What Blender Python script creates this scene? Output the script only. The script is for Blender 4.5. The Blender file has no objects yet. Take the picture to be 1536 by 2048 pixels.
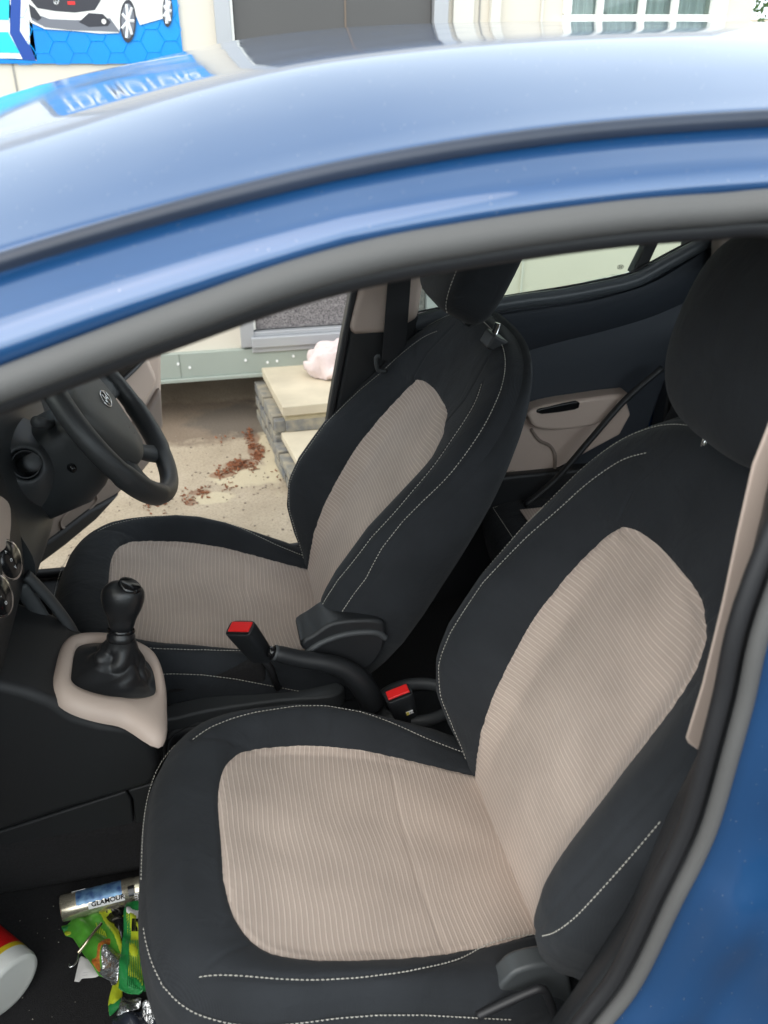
import bpy, math, random
import numpy as np
from mathutils import Vector, Matrix
random.seed(7); rng = np.random.default_rng(7)
sc = bpy.context.scene; col = sc.collection
R = math.radians
# ------------------------------------------------------------------ camera
F = 1773.; PITCH = R(29.3); YAW = R(12.0); CZ = 1.53
cd = bpy.data.cameras.new('camera'); cam = bpy.data.objects.new('camera', cd); col.objects.link(cam); sc.camera = cam
cam.location = (0, 0, CZ); cam.rotation_euler = (R(90) - PITCH, 0, -YAW)
cd.sensor_fit = 'VERTICAL'; cd.sensor_height = 36; cd.lens = F / 2048 * 36; cd.clip_start = .02; cd.clip_end = 900
cd.dof.use_dof = True; cd.dof.focus_distance = 1.6; cd.dof.aperture_fstop = 6.5
# ------------------------------------------------------------------ world, sun, exposure
w = bpy.data.worlds.new('World'); sc.world = w; w.use_nodes = True
nt = w.node_tree; bg = nt.nodes['Background']
sky = nt.nodes.new('ShaderNodeTexSky'); sky.sky_type = 'NISHITA'; sky.sun_disc = False
SUN_EL, SUN_AZ = 50, 218          # elevation; compass angle of the sun (deg, 0 = +Y, clockwise)
sky.sun_elevation = R(SUN_EL); sky.sun_rotation = R(SUN_AZ); sky.air_density = 1.0; sky.dust_density = 2.5; sky.ozone_density = 1.0
tcw = nt.nodes.new('ShaderNodeTexCoord'); cn = nt.nodes.new('ShaderNodeTexNoise'); cn.inputs['Scale'].default_value = 1.6; cn.inputs['Detail'].default_value = 6; nt.links.new(tcw.outputs['Generated'], cn.inputs['Vector'])
cr_ = nt.nodes.new('ShaderNodeMapRange'); cr_.inputs[1].default_value = .30; cr_.inputs[2].default_value = .62; cr_.inputs[3].default_value = .60; cr_.inputs[4].default_value = .95; nt.links.new(cn.outputs['Fac'], cr_.inputs[0])
cm = nt.nodes.new('ShaderNodeMix'); cm.data_type = 'RGBA'; nt.links.new(cr_.outputs[0], cm.inputs['Factor']); nt.links.new(sky.outputs[0], cm.inputs['A']); 
sz = nt.nodes.new('ShaderNodeSeparateXYZ'); nt.links.new(tcw.outputs['Generated'], sz.inputs[0]); hz = nt.nodes.new('ShaderNodeMapRange'); hz.inputs[1].default_value = .05; hz.inputs[2].default_value = .85; hz.inputs[3].default_value = 1.85; hz.inputs[4].default_value = .58; nt.links.new(sz.outputs[2], hz.inputs[0])
hs = nt.nodes.new('ShaderNodeVectorMath'); hs.operation = 'SCALE'; hs.inputs[0].default_value = (8.4, 9.4, 9.9); nt.links.new(hz.outputs[0], hs.inputs['Scale']); nt.links.new(hs.outputs[0], cm.inputs['B'])
nt.links.new(cm.outputs['Result'], bg.inputs[0]); bg.inputs[1].default_value = .15
sl = bpy.data.lights.new('sun', 'SUN'); so = bpy.data.objects.new('sun', sl); col.objects.link(so)
sl.energy = 1.5; sl.angle = R(75); sl.color = (1, .94, .85)
sd = Vector((math.sin(R(SUN_AZ)) * math.cos(R(SUN_EL)), math.cos(R(SUN_AZ)) * math.cos(R(SUN_EL)), math.sin(R(SUN_EL))))
so.rotation_euler = sd.to_track_quat('Z', 'Y').to_euler(); so.location = (0, 0, 20)
sc.view_settings.view_transform = 'Standard'; sc.view_settings.look = 'None'; sc.view_settings.exposure = .66; sc.view_settings.gamma = 1
# ------------------------------------------------------------------ pixel -> plane helper (photo pixels 1536 x 2048)
_H = np.array([0, math.sin(PITCH), math.cos(PITCH)]); _U = np.array([0, math.cos(PITCH), -math.sin(PITCH)]); _r = np.array([1., 0, 0])
_M = np.array([math.cos(YAW) * _r + math.sin(YAW) * _H, -math.sin(YAW) * _r + math.cos(YAW) * _H, _U]); CAM = np.array([0, 0, CZ])
def ray(x, y): return _M @ (np.array([x - 768, 1024 - y, F]) / F)
def onp(x, y, P, N):
    d = ray(x, y); P = np.array(P, float); N = np.array(N, float); return CAM + d * (N @ (P - CAM)) / (N @ d)
def atY(x, y, Y): return onp(x, y, (0, Y, 0), (0, 1, 0))
def atX(x, y, X): return onp(x, y, (X, 0, 0), (1, 0, 0))
def atZ(x, y, Z): return onp(x, y, (0, 0, Z), (0, 0, 1))
# ------------------------------------------------------------------ materials
MATS = {}
def mat(name, c, rough=.6, metal=0., coat=0., coat_r=.05, spec=.5, sheen=0., noise=0., nscale=20., bump=0., bscale=200., trans=0., c2=None, bdist=.002, ior=None):
    m = bpy.data.materials.new(name); m.use_nodes = True; n = m.node_tree; b = n.nodes['Principled BSDF']
    b.inputs['Base Color'].default_value = (*c, 1); b.inputs['Roughness'].default_value = rough; b.inputs['Metallic'].default_value = metal
    b.inputs['Coat Weight'].default_value = coat; b.inputs['Coat Roughness'].default_value = coat_r; b.inputs['Specular IOR Level'].default_value = spec
    b.inputs['Sheen Weight'].default_value = sheen; b.inputs['Transmission Weight'].default_value = trans
    if ior: b.inputs['IOR'].default_value = ior
    tc = n.nodes.new('ShaderNodeTexCoord')
    if noise:
        t = n.nodes.new('ShaderNodeTexNoise'); t.inputs['Scale'].default_value = nscale; t.inputs['Detail'].default_value = 6
        n.links.new(tc.outputs['Object'], t.inputs['Vector'])
        r = n.nodes.new('ShaderNodeValToRGB'); r.color_ramp.elements[0].position = .3; r.color_ramp.elements[1].position = .7
        a = c2 or tuple(x * (1 - noise) for x in c); r.color_ramp.elements[0].color = (*a, 1); r.color_ramp.elements[1].color = (*c, 1)
        n.links.new(t.outputs['Fac'], r.inputs['Fac']); n.links.new(r.outputs['Color'], b.inputs['Base Color'])
    if bump:
        t = n.nodes.new('ShaderNodeTexNoise'); t.inputs['Scale'].default_value = bscale; t.inputs['Detail'].default_value = 3
        n.links.new(tc.outputs['Object'], t.inputs['Vector'])
        bp = n.nodes.new('ShaderNodeBump'); bp.inputs['Strength'].default_value = bump; bp.inputs['Distance'].default_value = bdist
        n.links.new(t.outputs['Fac'], bp.inputs['Height']); n.links.new(bp.outputs['Normal'], b.inputs['Normal'])
    MATS[name] = m; return m
paint = mat('blue_paint', (.010, .070, .205), .36, .32, 1., .03, noise=.12, nscale=3); paint.node_tree.nodes['Principled BSDF'].inputs['Coat IOR'].default_value = 1.82
_n = paint.node_tree; _b = _n.nodes['Principled BSDF']; _t = _n.nodes.new('ShaderNodeTexCoord')
_s = _n.nodes.new('ShaderNodeTexNoise'); _s.inputs['Scale'].default_value = 14; _s.inputs['Detail'].default_value = 9; _s.inputs['Roughness'].default_value = .7; _n.links.new(_t.outputs['Object'], _s.inputs['Vector'])
_m = _n.nodes.new('ShaderNodeMapRange'); _m.inputs[1].default_value = .35; _m.inputs[2].default_value = .75; _m.inputs[3].default_value = .02; _m.inputs[4].default_value = .14; _n.links.new(_s.outputs['Fac'], _m.inputs[0]); _n.links.new(_m.outputs[0], _b.inputs['Coat Roughness'])
_v = _n.nodes.new('ShaderNodeTexVoronoi'); _v.inputs['Scale'].default_value = 260; _n.links.new(_t.outputs['Object'], _v.inputs['Vector']); _l = _n.nodes.new('ShaderNodeMath'); _l.operation = 'LESS_THAN'; _l.inputs[1].default_value = .10; _n.links.new(_v.outputs['Distance'], _l.inputs[0])
_c = _n.nodes.new('ShaderNodeSeparateColor'); _n.links.new(_v.outputs['Color'], _c.inputs[0]); _g = _n.nodes.new('ShaderNodeMath'); _g.operation = 'GREATER_THAN'; _g.inputs[1].default_value = .86; _n.links.new(_c.outputs[0], _g.inputs[0]); _k = _n.nodes.new('ShaderNodeMath'); _k.operation = 'MULTIPLY'; _n.links.new(_l.outputs[0], _k.inputs[0]); _n.links.new(_g.outputs[0], _k.inputs[1])
_o = _b.inputs['Base Color'].links[0].from_socket; _x = _n.nodes.new('ShaderNodeMix'); _x.data_type = 'RGBA'; _n.links.new(_k.outputs[0], _x.inputs['Factor']); _n.links.new(_o, _x.inputs['A']); _x.inputs['B'].default_value = (.42, .42, .40, 1); _n.links.new(_x.outputs['Result'], _b.inputs['Base Color'])
rubber = mat('rubber_grey', (.098, .096, .094), .62, bump=.25, bscale=900)
rubber_k = mat('rubber_black', (.018, .018, .02), .5)
plas_n = mat('plastic_navy_black', (.030, .036, .046), .5, bump=.5, bscale=1400, bdist=.0006)
plas_k = mat('plastic_black', (.018, .0195, .022), .46, bump=.5, bscale=1400, bdist=.0006, noise=.25, nscale=9)
plas_d = mat('plastic_dash', (.034, .038, .041), .42, bump=.5, bscale=1300, bdist=.0006, noise=.2, nscale=9)
plas_side = mat('plastic_console_black', (.013, .0135, .015), .6, bump=.4, bscale=1200, bdist=.0006)
plas_g = mat('plastic_charcoal', (.052, .056, .060), .5, bump=.5, bscale=1200, bdist=.0006)
plas_l = mat('plastic_mid_grey', (.055, .06, .063), .45)  # even mid grey of the plastic itself
plas_be = mat('plastic_beige', (.56, .45, .385), .55, bump=.3, bscale=900, bdist=.0005)
plas_bd = mat('plastic_taupe', (.25, .2, .17), .6, bump=.3, bscale=900, bdist=.0005)
gloss_k = mat('gloss_black', (.01, .01, .011), .16)
leather = mat('leatherette', (.015, .0155, .017), .29, bump=.5, bscale=600, bdist=.0008)
carpet = mat('carpet_black', (.018, .0165, .018), .95, bump=1., bscale=700, bdist=.004, noise=.5, nscale=260)
chrome = mat('chrome', (.75, .75, .75), .12, 1.)
red = mat('red_button', (.75, .02, .02), .3)
thread = mat('thread', (.50, .48, .43), .8)
head = mat('headliner', (.36, .32, .29), .9)
white_p = mat('white_print', (.8, .8, .8), .6)
belt_m = mat('belt_webbing', (.014, .015, .018), .7)
def fabric_dark():
    m = mat('fabric_dark', (.020, .024, .030), .88, sheen=.06, spec=.3); n = m.node_tree; b = n.nodes['Principled BSDF']
    b.inputs['Sheen Roughness'].default_value = .45
    uv = n.nodes.new('ShaderNodeUVMap'); uv.uv_map = 'UVMap'
    sep = n.nodes.new('ShaderNodeSeparateXYZ'); n.links.new(uv.outputs[0], sep.inputs[0])
    def sn(out, k):
        a = n.nodes.new('ShaderNodeMath'); a.operation = 'MULTIPLY'; a.inputs[1].default_value = k; n.links.new(out, a.inputs[0])
        s = n.nodes.new('ShaderNodeMath'); s.operation = 'SINE'; n.links.new(a.outputs[0], s.inputs[0]); return s.outputs[0]
    p = n.nodes.new('ShaderNodeMath'); p.operation = 'MULTIPLY'
    n.links.new(sn(sep.outputs[0], 2 * math.pi / .0021), p.inputs[0]); n.links.new(sn(sep.outputs[1], 2 * math.pi / .0028), p.inputs[1])
    t = n.nodes.new('ShaderNodeTexNoise'); t.inputs['Scale'].default_value = 11; t.inputs['Detail'].default_value = 6
    n.links.new(uv.outputs[0], t.inputs['Vector'])
    r = n.nodes.new('ShaderNodeMapRange'); r.inputs[1].default_value = .3; r.inputs[2].default_value = .7; r.inputs[3].default_value = .85; r.inputs[4].default_value = 1.2
    n.links.new(t.outputs['Fac'], r.inputs[0])
    w2 = n.nodes.new('ShaderNodeMath'); w2.operation = 'MULTIPLY_ADD'; w2.inputs[1].default_value = .22; n.links.new(p.outputs[0], w2.inputs[0]); n.links.new(r.outputs[0], w2.inputs[2])
    # lint specks
    tn = n.nodes.new('ShaderNodeTexVoronoi'); tn.inputs['Scale'].default_value = 34; n.links.new(uv.outputs[0], tn.inputs['Vector'])
    lt = n.nodes.new('ShaderNodeMath'); lt.operation = 'LESS_THAN'; lt.inputs[1].default_value = .035; n.links.new(tn.outputs['Distance'], lt.inputs[0])
    vc = n.nodes.new('ShaderNodeSeparateColor'); n.links.new(tn.outputs['Color'], vc.inputs[0])
    g2 = n.nodes.new('ShaderNodeMath'); g2.operation = 'GREATER_THAN'; g2.inputs[1].default_value = .93; n.links.new(vc.outputs[0], g2.inputs[0])
    lm = n.nodes.new('ShaderNodeMath'); lm.operation = 'MULTIPLY'; n.links.new(lt.outputs[0], lm.inputs[0]); n.links.new(g2.outputs[0], lm.inputs[1])
    mx = n.nodes.new('ShaderNodeVectorMath'); mx.operation = 'SCALE'; mx.inputs[0].default_value = (.0205, .0230, .0270); n.links.new(w2.outputs[0], mx.inputs['Scale'])
    mm = n.nodes.new('ShaderNodeMix'); mm.data_type = 'RGBA'; n.links.new(lm.outputs[0], mm.inputs['Factor']); n.links.new(mx.outputs[0], mm.inputs['A']); mm.inputs['B'].default_value = (.22, .22, .21, 1)
    n.links.new(mm.outputs['Result'], b.inputs['Base Color'])
    bp = n.nodes.new('ShaderNodeBump'); bp.inputs['Strength'].default_value = .35; bp.inputs['Distance'].default_value = .0007
    n.links.new(p.outputs[0], bp.inputs['Height'])
    wr = n.nodes.new('ShaderNodeTexNoise'); wr.inputs['Scale'].default_value = 14; wr.inputs['Detail'].default_value = 3; wr.inputs['Distortion'].default_value = 1.2; n.links.new(uv.outputs[0], wr.inputs['Vector'])
    b2 = n.nodes.new('ShaderNodeBump'); b2.inputs['Strength'].default_value = .35; b2.inputs['Distance'].default_value = .010; n.links.new(wr.outputs['Fac'], b2.inputs['Height']); n.links.new(bp.outputs[0], b2.inputs['Normal']); n.links.new(b2.outputs[0], b.inputs['Normal'])
    return m
def fabric_ins():
    m = mat('fabric_taupe_ribbed', (.33, .27, .235), .9, sheen=.15, spec=.25); n = m.node_tree; b = n.nodes['Principled BSDF']
    uv = n.nodes.new('ShaderNodeUVMap'); uv.uv_map = 'UVMap'
    mp = n.nodes.new('ShaderNodeMapping'); mp.inputs['Scale'].default_value = (3.5, 5.5, 1); n.links.new(uv.outputs[0], mp.inputs['Vector'])
    t = n.nodes.new('ShaderNodeTexNoise'); t.inputs['Scale'].default_value = 1.; t.inputs['Detail'].default_value = 1; n.links.new(mp.outputs[0], t.inputs['Vector'])
    sep = n.nodes.new('ShaderNodeSeparateXYZ'); n.links.new(uv.outputs[0], sep.inputs[0])
    w1 = n.nodes.new('ShaderNodeMath'); w1.operation = 'MULTIPLY_ADD'; w1.inputs[1].default_value = .030; n.links.new(t.outputs['Fac'], w1.inputs[0]); n.links.new(sep.outputs[0], w1.inputs[2])
    def rib(per, ph, lo, hi):
        a = n.nodes.new('ShaderNodeMath'); a.operation = 'MULTIPLY_ADD'; a.inputs[1].default_value = 1 / per; a.inputs[2].default_value = ph; n.links.new(w1.outputs[0], a.inputs[0])
        f = n.nodes.new('ShaderNodeMath'); f.operation = 'PINGPONG'; f.inputs[1].default_value = .5; n.links.new(a.outputs[0], f.inputs[0])
        r = n.nodes.new('ShaderNodeMapRange'); r.interpolation_type = 'SMOOTHSTEP'; r.inputs[1].default_value = lo; r.inputs[2].default_value = hi; r.inputs[3].default_value = 0; r.inputs[4].default_value = 1
        n.links.new(f.outputs[0], r.inputs[0]); return r.outputs[0]
    r1 = rib(.0078, 0, .30, .46); r2 = rib(.0078 / 2, .33, .36, .5)
    ad = n.nodes.new('ShaderNodeMath'); ad.operation = 'MULTIPLY_ADD'; ad.inputs[1].default_value = .25; n.links.new(r2, ad.inputs[0]); n.links.new(r1, ad.inputs[2])
    cl = n.nodes.new('ShaderNodeClamp'); n.links.new(ad.outputs[0], cl.inputs[0])
    big = n.nodes.new('ShaderNodeTexNoise'); big.inputs['Scale'].default_value = 7; big.inputs['Detail'].default_value = 5; n.links.new(uv.outputs[0], big.inputs['Vector'])
    mr = n.nodes.new('ShaderNodeMapRange'); mr.inputs[1].default_value = .3; mr.inputs[2].default_value = .7; mr.inputs[3].default_value = .86; mr.inputs[4].default_value = 1.08; n.links.new(big.outputs['Fac'], mr.inputs[0])
    mm = n.nodes.new('ShaderNodeMix'); mm.data_type = 'RGBA'; n.links.new(cl.outputs[0], mm.inputs['Factor']); mm.inputs['A'].default_value = (.465, .375, .32, 1); mm.inputs["B"].default_value = (.59, .49, .425, 1)
    sc2 = n.nodes.new('ShaderNodeVectorMath'); sc2.operation = 'SCALE'; n.links.new(mm.outputs['Result'], sc2.inputs[0]); n.links.new(mr.outputs[0], sc2.inputs['Scale'])
    n.links.new(sc2.outputs[0], b.inputs['Base Color'])
    bp = n.nodes.new('ShaderNodeBump'); bp.inputs['Strength'].default_value = .5; bp.inputs['Distance'].default_value = .0012; n.links.new(cl.outputs[0], bp.inputs['Height']); n.links.new(bp.outputs[0], b.inputs['Normal'])
    return m
fab_d = fabric_dark(); fab_i = fabric_ins()
def glass_mat(name='glass', tint=(.86, .93, .89), amt=.06):
    m = bpy.data.materials.new(name); m.use_nodes = True; n = m.node_tree; n.nodes.clear()
    o = n.nodes.new('ShaderNodeOutputMaterial'); t = n.nodes.new('ShaderNodeBsdfTransparent'); t.inputs[0].default_value = (*tint, 1)
    g = n.nodes.new('ShaderNodeBsdfGlossy'); g.inputs['Roughness'].default_value = .02
    fr = n.nodes.new('ShaderNodeFresnel'); fr.inputs[0].default_value = 1.45
    mx = n.nodes.new('ShaderNodeMixShader'); n.links.new(fr.outputs[0], mx.inputs[0]); n.links.new(t.outputs[0], mx.inputs[1]); n.links.new(g.outputs[0], mx.inputs[2]); n.links.new(mx.outputs[0], o.inputs[0])
    return m
glass = glass_mat()
# ------------------------------------------------------------------ object helpers
WM = {}
def setp(o, parent, world=None):
    world = world or Matrix.Identity(4); o.matrix_basis = world; WM[o.name] = world.copy()
    if parent is not None: o.parent = parent; o.matrix_parent_inverse = WM[parent.name].inverted()
def thing(name, label, cat, loc=(0, 0, 0), group=None):
    o = bpy.data.objects.new(name, None); col.objects.link(o); setp(o, None, Matrix.Translation(loc)); o.empty_display_size = .1
    return tag(o, label, cat, group)
def tag(o, label=None, cat=None, group=None, kind=None):
    if label: o['label'] = label
    if cat: o['category'] = cat
    if group: o['group'] = group
    if kind: o['kind'] = kind
    return o
def meshobj(name, verts, faces, m, parent=None, smooth=True, world=None, uv=None, origin=None, auto=None):
    me = bpy.data.meshes.new(name); v = [tuple(map(float, p)) for p in verts]
    if origin is not None: v = [(p[0] - origin[0], p[1] - origin[1], p[2] - origin[2]) for p in v]; world = Matrix.Translation(origin)
    me.from_pydata(v, [], [list(map(int, f)) for f in faces]); me.validate(clean_customdata=False)
    me.polygons.foreach_set('use_smooth', [smooth] * len(me.polygons))
    if uv is not None:
        l = me.uv_layers.new(name='UVMap'); vi = np.zeros(len(me.loops), int); me.loops.foreach_get('vertex_index', vi)
        l.data.foreach_set('uv', np.asarray(uv, float)[vi].ravel())
    me.materials.append(m); o = bpy.data.objects.new(name, me); col.objects.link(o); setp(o, parent, world)
    if auto is not None: o.modifiers.new('edges', 'EDGE_SPLIT').split_angle = R(auto)
    return o
class MB:
    def __init__(s): s.v = []; s.f = []
    def add(s, v, f):
        b = len(s.v); s.v += [tuple(map(float, p)) for p in v]; s.f += [[i + b for i in q] for q in f]; return s
    def box(s, lo, hi, rot=None, at=None):
        x0, y0, z0 = lo; x1, y1, z1 = hi
        p = [(x, y, z) for x in (x0, x1) for y in (y0, y1) for z in (z0, z1)]
        if rot is not None: p = [tuple(rot @ Vector(q)) for q in p]
        if at is not None: p = [(q[0] + at[0], q[1] + at[1], q[2] + at[2]) for q in p]
        return s.add(p, [(0, 1, 3, 2), (4, 6, 7, 5), (0, 4, 5, 1), (2, 3, 7, 6), (0, 2, 6, 4), (1, 5, 7, 3)])
    def tube(s, path, r, n=12, closed=False, caps=True, flat=1.0, upv=None):
        P = [Vector(p) for p in path]; N = len(P); rr = r if hasattr(r, '__len__') else [r] * N; rings = []; up = Vector(upv) if upv else None; v = []
        for i in range(N):
            a = P[(i - 1) % N] if (closed or i > 0) else P[i]; b = P[(i + 1) % N] if (closed or i < N - 1) else P[i]
            t = (b - a).normalized()
            if up is None: up = Vector((0, 0, 1)) if abs(t.z) < .9 else Vector((0, 1, 0))
            sx = t.cross(up).normalized(); u2 = sx.cross(t).normalized()
            if not upv: up = u2
            for k in range(n):
                A = 2 * math.pi * k / n; v.append(P[i] + sx * math.cos(A) * rr[i] + u2 * math.sin(A) * rr[i] * flat)
        f = []
        for i in range(N if closed else N - 1):
            j = (i + 1) % N
            for k in range(n): f.append((i * n + k, i * n + (k + 1) % n, j * n + (k + 1) % n, j * n + k))
        if caps and not closed: f.append(tuple(range(n))[::-1]); f.append(tuple((N - 1) * n + k for k in range(n)))
        return s.add(v, f)
    def grid(s, rows, closed=False):
        nr = len(rows); nc = len(rows[0]); v = [p for r_ in rows for p in r_]; f = []
        for i in range(nr - 1):
            for k in range(nc if closed else nc - 1): f.append((i * nc + k, i * nc + (k + 1) % nc, (i + 1) * nc + (k + 1) % nc, (i + 1) * nc + k))
        return s.add(v, f)
    def prism(s, pts, d):      # polygon of 3D points extruded by vector d
        n = len(pts); a = [Vector(p) for p in pts]; b = [p + Vector(d) for p in a]
        return s.add(a + b, [tuple(range(n)), tuple(range(2 * n - 1, n - 1, -1))] + [(i, i + n, (i + 1) % n + n, (i + 1) % n) for i in range(n)])
    def build(s, name, m, parent=None, smooth=False, bevel=0, seg=2, sub=0, origin=None, auto=None):
        o = meshobj(name, s.v, s.f, m, parent, smooth, origin=origin)
        import bmesh as _b
        bm = _b.new(); bm.from_mesh(o.data); _b.ops.recalc_face_normals(bm, faces=bm.faces); bm.to_mesh(o.data); bm.free()
        if bevel:
            q = o.modifiers.new('bevel', 'BEVEL'); q.width = bevel; q.segments = seg; q.limit_method = 'ANGLE'; q.angle_limit = R(35)
            for p in o.data.polygons: p.use_smooth = True
            q.harden_normals = True
        if sub: q = o.modifiers.new('sub', 'SUBSURF'); q.levels = q.render_levels = sub
        if auto: o.modifiers.new('edges', 'EDGE_SPLIT').split_angle = R(auto)
        return o
def cr(pts, n=8, closed=False):     # Catmull-Rom
    P = [np.array(p, float) for p in pts]; N = len(P); out = []
    for i in range(N if closed else N - 1):
        g = lambda k: P[k % N] if closed else P[min(max(k, 0), N - 1)]
        p0, p1, p2, p3 = g(i - 1), g(i), g(i + 1), g(i + 2)
        for k in range(n):
            t = k / n; out.append(.5 * ((2 * p1) + (-p0 + p2) * t + (2 * p0 - 5 * p1 + 4 * p2 - p3) * t * t + (-p0 + 3 * p1 - 3 * p2 + p3) * t ** 3))
    if not closed: out.append(P[-1])
    return out
def text(body, size, m, parent, world, name='lettering', ext=.0008, align='LEFT', sx=1., bold=0., origin_top=False):
    c = bpy.data.curves.new('t', 'FONT'); c.body = body; c.size = size; c.extrude = ext; c.align_x = align; c.offset = bold
    t = bpy.data.objects.new('t', c); col.objects.link(t); dg = bpy.context.evaluated_depsgraph_get(); me = bpy.data.meshes.new_from_object(t.evaluated_get(dg)); bpy.data.objects.remove(t)
    for v in me.vertices: v.co.x *= sx
    me.name = name; me.materials.clear(); me.materials.append(m); o = bpy.data.objects.new(name, me); col.objects.link(o); setp(o, parent, world); return o
def frame(o, x, y, z): return Matrix(((x[0], y[0], z[0], o[0]), (x[1], y[1], z[1], o[1]), (x[2], y[2], z[2], o[2]), (0, 0, 0, 1)))
def interp(x, xs, ys): return np.interp(x, xs, ys)
def sdf_poly(px, py, poly):
    poly = np.array(poly); a = poly; b = np.roll(poly, -1, 0); d = np.full(px.shape, 1e9); ins = np.zeros(px.shape, bool)
    for (x0, y0), (x1, y1) in zip(a, b):
        ex, ey = x1 - x0, y1 - y0; t = np.clip(((px - x0) * ex + (py - y0) * ey) / (ex * ex + ey * ey + 1e-12), 0, 1)
        d = np.minimum(d, np.hypot(px - x0 - t * ex, py - y0 - t * ey))
        c = ((y0 > py) != (y1 > py)) & (px < (x1 - x0) * (py - y0) / (y1 - y0 + 1e-12) + x0); ins ^= c
    return np.where(ins, -d, d)
def dist_line(px, py, line):
    line = np.array(line); d = np.full(px.shape, 1e9)
    for (x0, y0), (x1, y1) in zip(line[:-1], line[1:]):
        ex, ey = x1 - x0, y1 - y0; t = np.clip(((px - x0) * ex + (py - y0) * ey) / (ex * ex + ey * ey + 1e-12), 0, 1)
        d = np.minimum(d, np.hypot(px - x0 - t * ex, py - y0 - t * ey))
    return d
def clip_split(V, UV, Fc, S):
    """split a mesh along S = 0; returns (verts, uv, faces) inside and outside"""
    out = []
    for sg in (-1, 1):
        V2 = list(map(tuple, V)); U2 = list(map(tuple, UV)); cache = {}; F2 = []
        for f in Fc:
            s = [S[i] * sg for i in f]
            if all(x >= 0 for x in s): F2.append(tuple(f)); continue
            if all(x < 0 for x in s): continue
            g = []; n = len(f)
            for k in range(n):
                i, j = f[k], f[(k + 1) % n]; a, b = s[k], s[(k + 1) % n]
                if a >= 0: g.append(i)
                if (a >= 0) != (b >= 0):
                    key = (min(i, j), max(i, j))
                    if key not in cache:
                        t = S[key[0]] / (S[key[0]] - S[key[1]]); p = np.array(V[key[0]]) * (1 - t) + np.array(V[key[1]]) * t; q = np.array(UV[key[0]]) * (1 - t) + np.array(UV[key[1]]) * t
                        cache[key] = len(V2); V2.append(tuple(p)); U2.append(tuple(q))
                    g.append(cache[key])
            if len(g) >= 3: F2.append(tuple(g))
        used = sorted({i for f in F2 for i in f}); mp = {i: k for k, i in enumerate(used)}
        out.append(([V2[i] for i in used], [U2[i] for i in used], [tuple(mp[i] for i in f) for f in F2]))
    return out
def stitches(mb, pts, nrm, step=.0060, L=.0043, wd=.00072, lift=.0004):
    P = np.array(pts); N = np.array(nrm); seg = np.r_[0, np.cumsum(np.linalg.norm(np.diff(P, axis=0), axis=1))]
    for d in np.arange(step / 2, seg[-1] - step / 2, step):
        d += rng.normal(0, .0002); L_s = L * rng.uniform(.85, 1.1)
        a = np.array([np.interp(d - L_s / 2, seg, P[:, k]) for k in range(3)]); b = np.array([np.interp(d + L_s / 2, seg, P[:, k]) for k in range(3)])
        n = np.array([np.interp(d, seg, N[:, k]) for k in range(3)]); n /= np.linalg.norm(n) + 1e-9
        t = b - a; t /= np.linalg.norm(t) + 1e-9; s = np.cross(t, n); s /= np.linalg.norm(s) + 1e-9
        a = a + n * lift; b = b + n * lift; m_ = (a + b) / 2 + n * wd * .8
        v = []
        for c, k in ((a, .6), (m_, 1.), (b, .6)):
            for q in range(4): A = math.pi / 2 * q + math.pi / 4; v.append(c + s * math.cos(A) * wd * k * 1.3 + n * math.sin(A) * wd * k)
        f = [(0, 1, 5, 4), (1, 2, 6, 5), (2, 3, 7, 6), (3, 0, 4, 7), (4, 5, 9, 8), (5, 6, 10, 9), (6, 7, 11, 10), (7, 4, 8, 11), (3, 2, 1, 0), (8, 9, 10, 11)]
        mb.add(v, f)
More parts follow.
